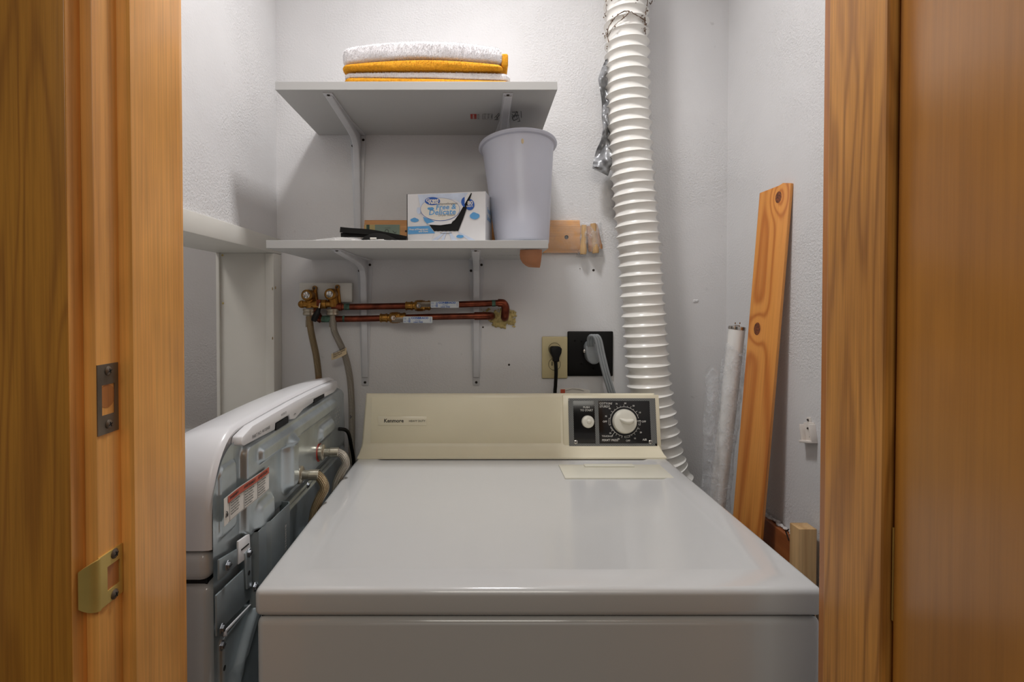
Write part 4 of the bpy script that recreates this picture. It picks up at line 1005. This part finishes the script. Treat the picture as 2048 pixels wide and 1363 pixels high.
def rb(px0, py0, px1, py1, off, mat, name, par=rt):
    a = PW(px0, py1, off); c = PW(px1, py0, off); return MB().box(a.x, c.x, YW-off-.0004, YW-off, a.z, c.z).build(name, M[mat], par)
rb(730, 449, 800, 480, .0194, 'yellow_label', 'straw_label')
rb(733, 449, 739, 480, .0199, 'dark_green', 'dark_stripe')
gl = rb(750, 449, 799, 480, .0201, 'green_label', 'green_label')
b = MB(); b.text('D', .016, frame(PW(774, 462, .0207), (0, 0, 1), (-1, 0, 0)), align='CENTER'); b.text('L', .014, frame(PW(789, 463, .0207), (1, 0, 1), (-1, 0, 1)), align='CENTER')
a = PW(769, 456, .0207); b.box(a.x, a.x+.016, YW-.0209, YW-.0207, a.z, a.z+.0007); b.build('label_lettering', M['ink'], gl, smooth=1)
def wrap(u, v):
    xa = PW(1090, 475).x; xb = x1+.006; x = xa+(xb-xa)*u; z = z0-.002+(z1-z0+.004)*v
    return Vector((x, YW-.021-.002*noise.noise(Vector((x*50, z*50, 2))), z))
MB().grid(wrap, 24, 16).build('clear_wrap', M['film'], rt)
# bundle of sticks in the wrap at the right end
st = thing('peg_bundle', PW(1180, 510, .015), 'bundle of small wooden pegs in clear wrap at the right end of the rail', 'pegs')
sticks = (((1161, 452), (1160, 504), .0075), ((1168, 450), (1166, 508), .0095), ((1176, 452), (1184, 503), .0095), ((1186, 447), (1191, 506), .0100), ((1190, 449), (1200, 498), .0080))
for k_, (p0, p1, r_) in enumerate(sticks):
    off = .011+.005*(k_ % 2)
    a = PW(*p0, off); c = PW(*p1, off); path = [a.lerp(c, i/8) for i in range(9)]
    MB().tube(path, [r_*f_ for f_ in (.80, .92, .95, .92, .90, .93, 1.0, 1.08, .9)], 12).build('wooden_peg', M['stick' if k_ % 2 == 0 else 'pale_wood'], st)
def wrap2(u, v):
    px = 1153+51*u+6*(v-.5)*(u-.3); py = 444+69*v; a = PW(px, py, .0)
    e = (math.sin(math.pi*u)**.35)*(math.sin(math.pi*v)**.3)
    return Vector((a.x, YW-.002-.026*e-.003*noise.noise(Vector((a.x*110, a.z*60, 5))), a.z))
MB().grid(wrap2, 36, 36).build('clear_wrap', M['film_mid'], st)
# tan flap hanging under the shelf
def flap_(u, v):
    L_ = [(1041, 499), (1040, 508), (1041, 517), (1046, 525), (1052, 530), (1058, 533)]; Rr = [(1083, 498), (1083, 507), (1082, 516), (1081, 524), (1080, 530), (1079, 534)]
    i = min(int(v*5), 4); t = v*5-i; a = Vector(L_[i]).lerp(Vector(L_[i+1]), t); c = Vector(Rr[i]).lerp(Vector(Rr[i+1]), t); q = a.lerp(c, u)
    return P(q.x, q.y, 1.165+.05*v-.014*math.sin(math.pi*u)*(1-.3*v))
MB().grid(flap_, 20, 20, thick=.0014).build('leather_flap', M['leather'], label='curled tan leatherette flap hanging under the right end of the lower shelf', cat='flap')

# ------------------------------------------------------------------ outlets, plugs and cords
def wallplate(name, pa, pb, mat, label, thick=.006):
    a = PW(*pa); c = PW(*pb); t = thing(name, ((a.x+c.x)/2, YW, min(a.z, c.z)), label, 'outlet')
    MB().box(a.x, c.x, YW-thick, YW, c.z, a.z, .0028, 3).build('cover_plate', M[mat], t); return t, a, c
t, a, c = wallplate('wall_outlet', (1083.5, 672.5), (1134.5, 756), 'cream', 'cream duplex outlet plate with a black plug in it')
for py in (697, 728):
    q = PW(1109, py, .006); b = MB(); b.lathe([(.0158, 0), (.0158, .0008), (.0168, .0008), (.0168, 0)], q, (0, -1, 0), 32); b.build('socket_ring', M['screwdark'], t)
    MB().lathe([(0, .0006), (.0156, .0006), (.0158, 0)], q, (0, -1, 0), 32).build('socket_face', M['cream'], t)
q = PW(1104, 727, .0068); MB().box(q.x-.001, q.x+.001, YW-.0074, YW-.0066, q.z-.005, q.z+.005).build('socket_slot', M['void'], t)
pc = thing('black_power_cord', PW(1111, 770, .03), 'black plug and cord hanging from the cream outlet', 'cord')
def poly(pp, y0_, y1_, bev): return MB().prism([(PW(*p, .02).x, PW(*p, .02).z) for p in pp], y0_, y1_, 'Y', bev, seg=3)
poly([(1099, 696), (1103, 692), (1118, 692), (1123, 696), (1122, 705), (1118, 714), (1117, 723), (1106, 723), (1105, 714), (1100, 705)], YW-.031, YW-.007, .003).build('plug', M['black'], pc)
MB().tube(smooth_path([PW(1111, 720, .022), PW(1112, 735, .022), PW(1112, 750, .020), PW(1111, 770, .018), PW(1110, 800, .02), Vector((.21, 1.41, .85)), Vector((.20, 1.41, .5)), Vector((.2, 1.41, .03))], 6), .0048, 12, flat=(1, .8)).build('cord', M['black'], pc)
t, a, c = wallplate('dryer_outlet', (1134.5, 662), (1225, 751), 'black', 'large black square outlet plate with a grey dryer plug', .007)
for (px, py) in ((1150, 681), (1163, 682), (1163, 727), (1187, 736)): screw(t, PW(px, py, .007), (0, -1, 0), .0022, 'black')
gp = thing('dryer_power_cord', PW(1190, 728, .03), 'grey plug with a flat ribbed cord arching down from the black outlet', 'cord')
b = MB(); q0 = PW(1180, 681, .03); q1 = PW(1186, 716, .03)
b.prism([(PW(*p, .03).x, PW(*p, .03).z) for p in ((1174, 683), (1183, 681), (1191, 690), (1197, 705), (1197, 722), (1191, 727), (1181, 727), (1173, 719), (1170, 704), (1170, 692))], YW-.046, YW-.007, 'Y', .007, seg=3)
b.build('plug', M['greyplug'], gp)
b = MB(); q = PW(1172, 703, .046); b.sphere(Vector((q.x-.001, YW-.030, q.z)), .0045, (1, 1, 1.3)); b.build('prong_nub', M['chrome'], gp)
for k_ in (-1, 0, 1):
    off = k_*.0066
    pts = [P(1182, 690, 1.395), P(1181.5, 678, 1.380), P(1185, 671.5, 1.366), P(1191.5, 671.5, 1.362), P(1197, 682, 1.362), P(1203, 710, 1.368), P(1213, 750, 1.375), P(1223, 784, 1.380), P(1232, 815, 1.385), Vector((.372, 1.392, .80)), Vector((.39, 1.392, .5)), Vector((.39, 1.392, .03))]
    pts = [p+Vector((off, 0, 0)) for p in pts]
    MB().tube(smooth_path(pts, 8), .0037, 10).build('cord_strand', M['greyplug'], gp)
# paper tag sticking up behind the console
b = MB(); tg2 = thing('cord_tag', PW(1150, 790, .055), 'white paper tag with an orange mark poking up behind the console', 'tag')
MB().grid(lambda u, v: P(1118+62*u, 777-3*math.sin(u*2.5)+22*v+5*u*u, 1.388+.004*math.sin(u*4)), 16, 6, thick=.0005).build('tag_paper', M['card'], tg2)
a = P(1121, 786, 1.3870); c = P(1130, 778, 1.3870); MB().box(a.x, c.x, 1.3858, 1.3868, a.z, c.z).build('orange_mark', M['orange'], tg2)
MB().tube([P(1131, 781, 1.3865), P(1145, 777, 1.3865), P(1160, 779, 1.387), P(1178, 785, 1.388)], .0005, 5).build('tag_line', M['inkgrey'], tg2)

# ------------------------------------------------------------------ vent duct
dt = thing('vent_duct', (.50, 1.38, 0), 'white ribbed flexible vent duct running up the back wall', 'duct')
YD = 1.3835
cl = [(1245, -260), (1248, -120), (1252, -10), (1253, 60), (1256, 180), (1261, 300), (1269, 400), (1278, 500), (1285, 600), (1292, 690), (1300, 780), (1313, 860), (1327, 925)]
pts = [P(x, y, YD-.0*0) for x, y in cl] + [Vector((.514, 1.38, .78)), Vector((.520, 1.38, .55)), Vector((.516, 1.38, .30)), Vector((.514, 1.38, .10))]
pts[0] = Vector((pts[0].x, YD, CEIL))
path = smooth_path(pts, 24)
# resample evenly
L = [0]
for a, c in zip(path, path[1:]): L.append(L[-1]+(c-a).length)
def at_len(s):
    lo_, hi_ = 0, len(L)-1
    while hi_-lo_ > 1:
        m_ = (lo_+hi_)//2
        if L[m_] <= s: lo_ = m_
        else: hi_ = m_
    t = (s-L[lo_])/max(1e-9, L[hi_]-L[lo_]); return path[lo_].lerp(path[hi_], t)
pitch = .0262; sub = 10; n_ = int(L[-1]/pitch); sp_ = []; rr = []
for i in range(n_*sub+1):
    ph = (i % sub)/sub; s_ = i*pitch/sub; sp_.append(at_len(s_))
    wob = 1+.012*math.sin(i*.37)
    rr.append((.0573-.0074*math.sin(math.pi*ph)**.8)*wob if ph else .0576*wob)
MB().tube(sp_, rr, 40, caps=False).build('ribbed_hose', M['duct'], dt, smooth=28)
# dust webs on the top rings
random.seed(12); b = MB()
def onduct(px, py, off=.001):
    q = P(px, py, YD); cxp = 1256+ (py/100.0); h = (px-cxp)/44.0; h = max(-1, min(1, h)); return Vector((q.x*(1-.04*math.sqrt(max(0, 1-h*h))), YD-(.058+off)*math.sqrt(max(0, 1-h*h))-.001, q.z+(q.z-CZ)*-.04*math.sqrt(max(0, 1-h*h))*0))
strands = [[(1214, 74), (1216, 66), (1224, 58), (1236, 52), (1250, 48), (1262, 50), (1276, 56), (1290, 58)], [(1290, 2), (1293, 16), (1292, 34), (1290, 52), (1289, 70), (1290, 84)], [(1213, 2), (1213, 16), (1212, 34)], [(1230, 4), (1246, 10), (1262, 3), (1280, 8)], [(1216, 82), (1228, 70), (1246, 60), (1258, 50)], [(1272, 16), (1273, 26)], [(1286, 4), (1300, 8), (1303, 2)], [(1222, 12), (1240, 8), (1256, 8)], [(1212, 66), (1214, 80), (1216, 94)], [(1285, 56), (1291, 66), (1286, 80)]]
for s_ in strands:
    p_ = smooth_path([onduct(x+random.uniform(-1, 1), y, .002) for x, y in s_], 5)
    b.tube([q+Vector((random.gauss(0, .0006), random.gauss(0, .0004), random.gauss(0, .0006))) for q in p_], [random.uniform(.0005, .0016) for _ in p_], 5)
for _ in range(90):
    s_ = random.choice(strands); x, y = random.choice(s_); b.sphere(onduct(x+random.gauss(0, 2.5), y+random.gauss(0, 4), .0015), random.uniform(.0006, .0022), seg=6)
b.build('lint_webs', M['lint'], dt, kind='stuff')
# strip of duct tape hanging off the duct
LT_ = [(1212, 118), (1204, 134), (1196, 158), (1200, 180), (1204, 205), (1203, 232), (1206, 258), (1202, 280), (1192, 302), (1186, 326), (1185, 336)]
RT_ = [(1214, 116), (1214, 134), (1216, 158), (1214, 180), (1218, 205), (1216, 232), (1221, 258), (1224, 280), (1223, 302), (1224, 330), (1216, 352)]
def tape(u, v):
    i = min(int(v*10), 9); t = v*10-i; a = Vector(LT_[i]).lerp(Vector(LT_[i+1]), t); c = Vector(RT_[i]).lerp(Vector(RT_[i+1]), t); q = a.lerp(c, u)
    return P(q.x, q.y, 1.392+.010*noise.noise(Vector((u*2.4, v*19, 1)))+.010*math.sin(v*17+u*3)-.006*u)
MB().grid(tape, 12, 90, thick=.0005).build('duct_tape_strip', M['tape'], label='crumpled silver duct tape strip hanging beside the vent duct', cat='tape')

# ------------------------------------------------------------------ leaning things by the right wall
# pine plank: frame from its two top corners down to the floor
tl = Vector((.6465, 1.216, 1.5400)); tr = Vector((.6635, 1.140, 1.5560))
dl = Vector((.590, 1.222, .8015)) 
tl = P(1521, 382, 1.214); tr = P(1580, 366, 1.136); bl = P(1467, 1006, 1.226); br = P(1524, 1052, 1.150)
wdir = ((tr-tl)+(br-bl)).normalized(); ddir = ((bl-tl)+(br-tr)).normalized(); nd = wdir.cross(ddir).normalized(); wdir = ddir.cross(nd)*-1 if (ddir.cross(nd)).dot(wdir) < 0 else ddir.cross(nd)
pw = ((tr-tl).length+(br-bl).length)/2
tc = (tl+tr)/2; Lp = (tc.z-.002)/(-ddir.z)
up_ = -ddir; ydir = up_.cross(wdir)   # local x = width, z = length, y = thickness
PM = Matrix((wdir, ydir, up_)).transposed().to_4x4(); PM.translation = tc
b = MB(); hw = pw/2
b.prism([(-hw, -Lp), (hw, -Lp), (hw, .002), (hw*.5, .006), (hw*.25, .002), (-hw, -.006)], 0, .008, 'Y', .0008)
pl = b.build('pine_plank', M['pine'], origin=(0, 0, 0), label='long orange pine plank with dark knots leaning in the right corner', cat='plank')
pl.matrix_world = PM
# fluorescent tube in a plastic sleeve
ta = P(1474, 656, 1.250); tb_ = P(1437, 985, 1.262); td = (tb_-ta).normalized(); tend = ta+td*((ta.z-.02)/-td.z)
ft_ = thing('fluorescent_tube', tend, 'white fluorescent tube in a clear plastic sleeve beside the pine plank', 'light tube')
MB().tube([ta, tend], .0188, 24).build('glass_tube', M['tube_white'], ft_)
cpn = MB(); cpn.lathe([(.0192, .003), (.0195, 0), (.0190, -.004), (.014, -.0055), (.0, -.006)], ta, td, 24); cpn.cyl(ta-td*.005, ta-td*.0075, .006); ec = cpn.build('end_cap', M['chrome'], ft_)
for s_ in (-.0055, .0055): MB().cyl(ta-td*.010+Vector((s_, 0, 0)), ta-td*.014+Vector((s_, 0, 0)), .0012, seg=8).build('contact_pin', M['brass'], ec)
def sleeve(c0, c1, r0, r1, sd, ws, z1=.02, top=0.0):
    def fn_(u, v):
        a = 2*math.pi*u; c = c0.lerp(c1, v); r = (r0+(r1-r0)*v)*(1+.22*noise.noise(Vector((math.cos(a)*1.5, math.sin(a)*1.5+sd, v*26)))+.10*noise.noise(Vector((math.cos(a)*4, math.sin(a)*4, v*70+sd))))
        return Vector((c.x+r*math.cos(a)*ws, c.y+r*math.sin(a), c.z+(.012*math.sin(a*2+sd) if v < .01 else 0)))
    return fn_
s0 = P(1471, 694, 1.250); s1_ = s0+td*((s0.z-.03)/-td.z)
MB().grid(sleeve(s0, s1_, .0215, .026, 1, 1.15), 36, 150).build('plastic_sleeve', M['film_mid'], ft_)
e0 = P(1424, 742, 1.262); e1 = Vector((.548, 1.258, .03))
o = MB().grid(sleeve(e0, e1, .016, .030, 5, .95), 30, 140).build('plastic_sleeve', M['film_mid'], label='empty crumpled clear plastic sleeve left of the fluorescent tube', cat='sleeve')
# dark board along the right wall and the pale block before it
b = MB().box(XR-.022, XR, 1.075, 1.235, .700, .788, .002); b.build('wall_board', M['pine_dark'], label='dark orange pine board fixed low along the right wall', cat='board')
wbd = bpy.data.objects['wall_board']
a = PX(1578, 1080, XR-.0225); MB().tube([a, a+Vector((0, .012, .014)), a+Vector((0, .002, .022))], .0016, 6).build('split_mark', M['screwdark'], wbd)
b = MB(); random.seed(4)
for k_ in range(40):
    y = 1.08+.15*k_/40; b.sphere((XR-.006+random.uniform(-.005, .002), y, .790+random.uniform(-.001, .003)), random.uniform(.003, .0055), (1, 1.4, .6), seg=8)
b.build('mortar_crumbs', M['plaster_grey'], label='ragged grey plaster line on top of the low wall board', cat='plaster', kind='stuff')
pa = P(1602, 1058, 1.045); pb = P(1637, 1056, 1.0)
b = MB(); b.box(.6325, .6680, 1.030, 1.062, 0, .838, .0015); b.build('wood_offcut', M['pale_wood'], label='pale lumber offcut standing upright at the right edge, before the wall board', cat='lumber')

# white clip on the right wall
cc = PX(1622, 862, XR); ct = thing('wall_clip', cc, 'small white plastic clip holder screwed to the right wall', 'clip')
RM = frame((XR, cc.y, cc.z), (0, -1, 0), (0, 0, 1)) @ Matrix.Rotation(R(12), 4, 'Z')
b = MB(); b.box(-.016, .016, -.020, .018, 0, .004, .001, M_=RM); b.box(-.018, .018, -.023, -.018, 0, .017, .001, M_=RM); b.box(-.019, -.014, -.021, .014, 0, .012, .001, M_=RM); b.box(.013, .018, -.021, .014, 0, .013, .001, M_=RM); b.box(-.005, .006, .016, .028, 0, .003, .001, M_=RM)
b.build('clip_body', M['clip'], ct)
for (x, y, z) in ((-.002, .006, .0042), (.003, -.011, .0042), (0, .023, .0034)): screw(ct, RM @ Vector((x, y, z)), (-1, 0, 0), .0024, 'screwdark')
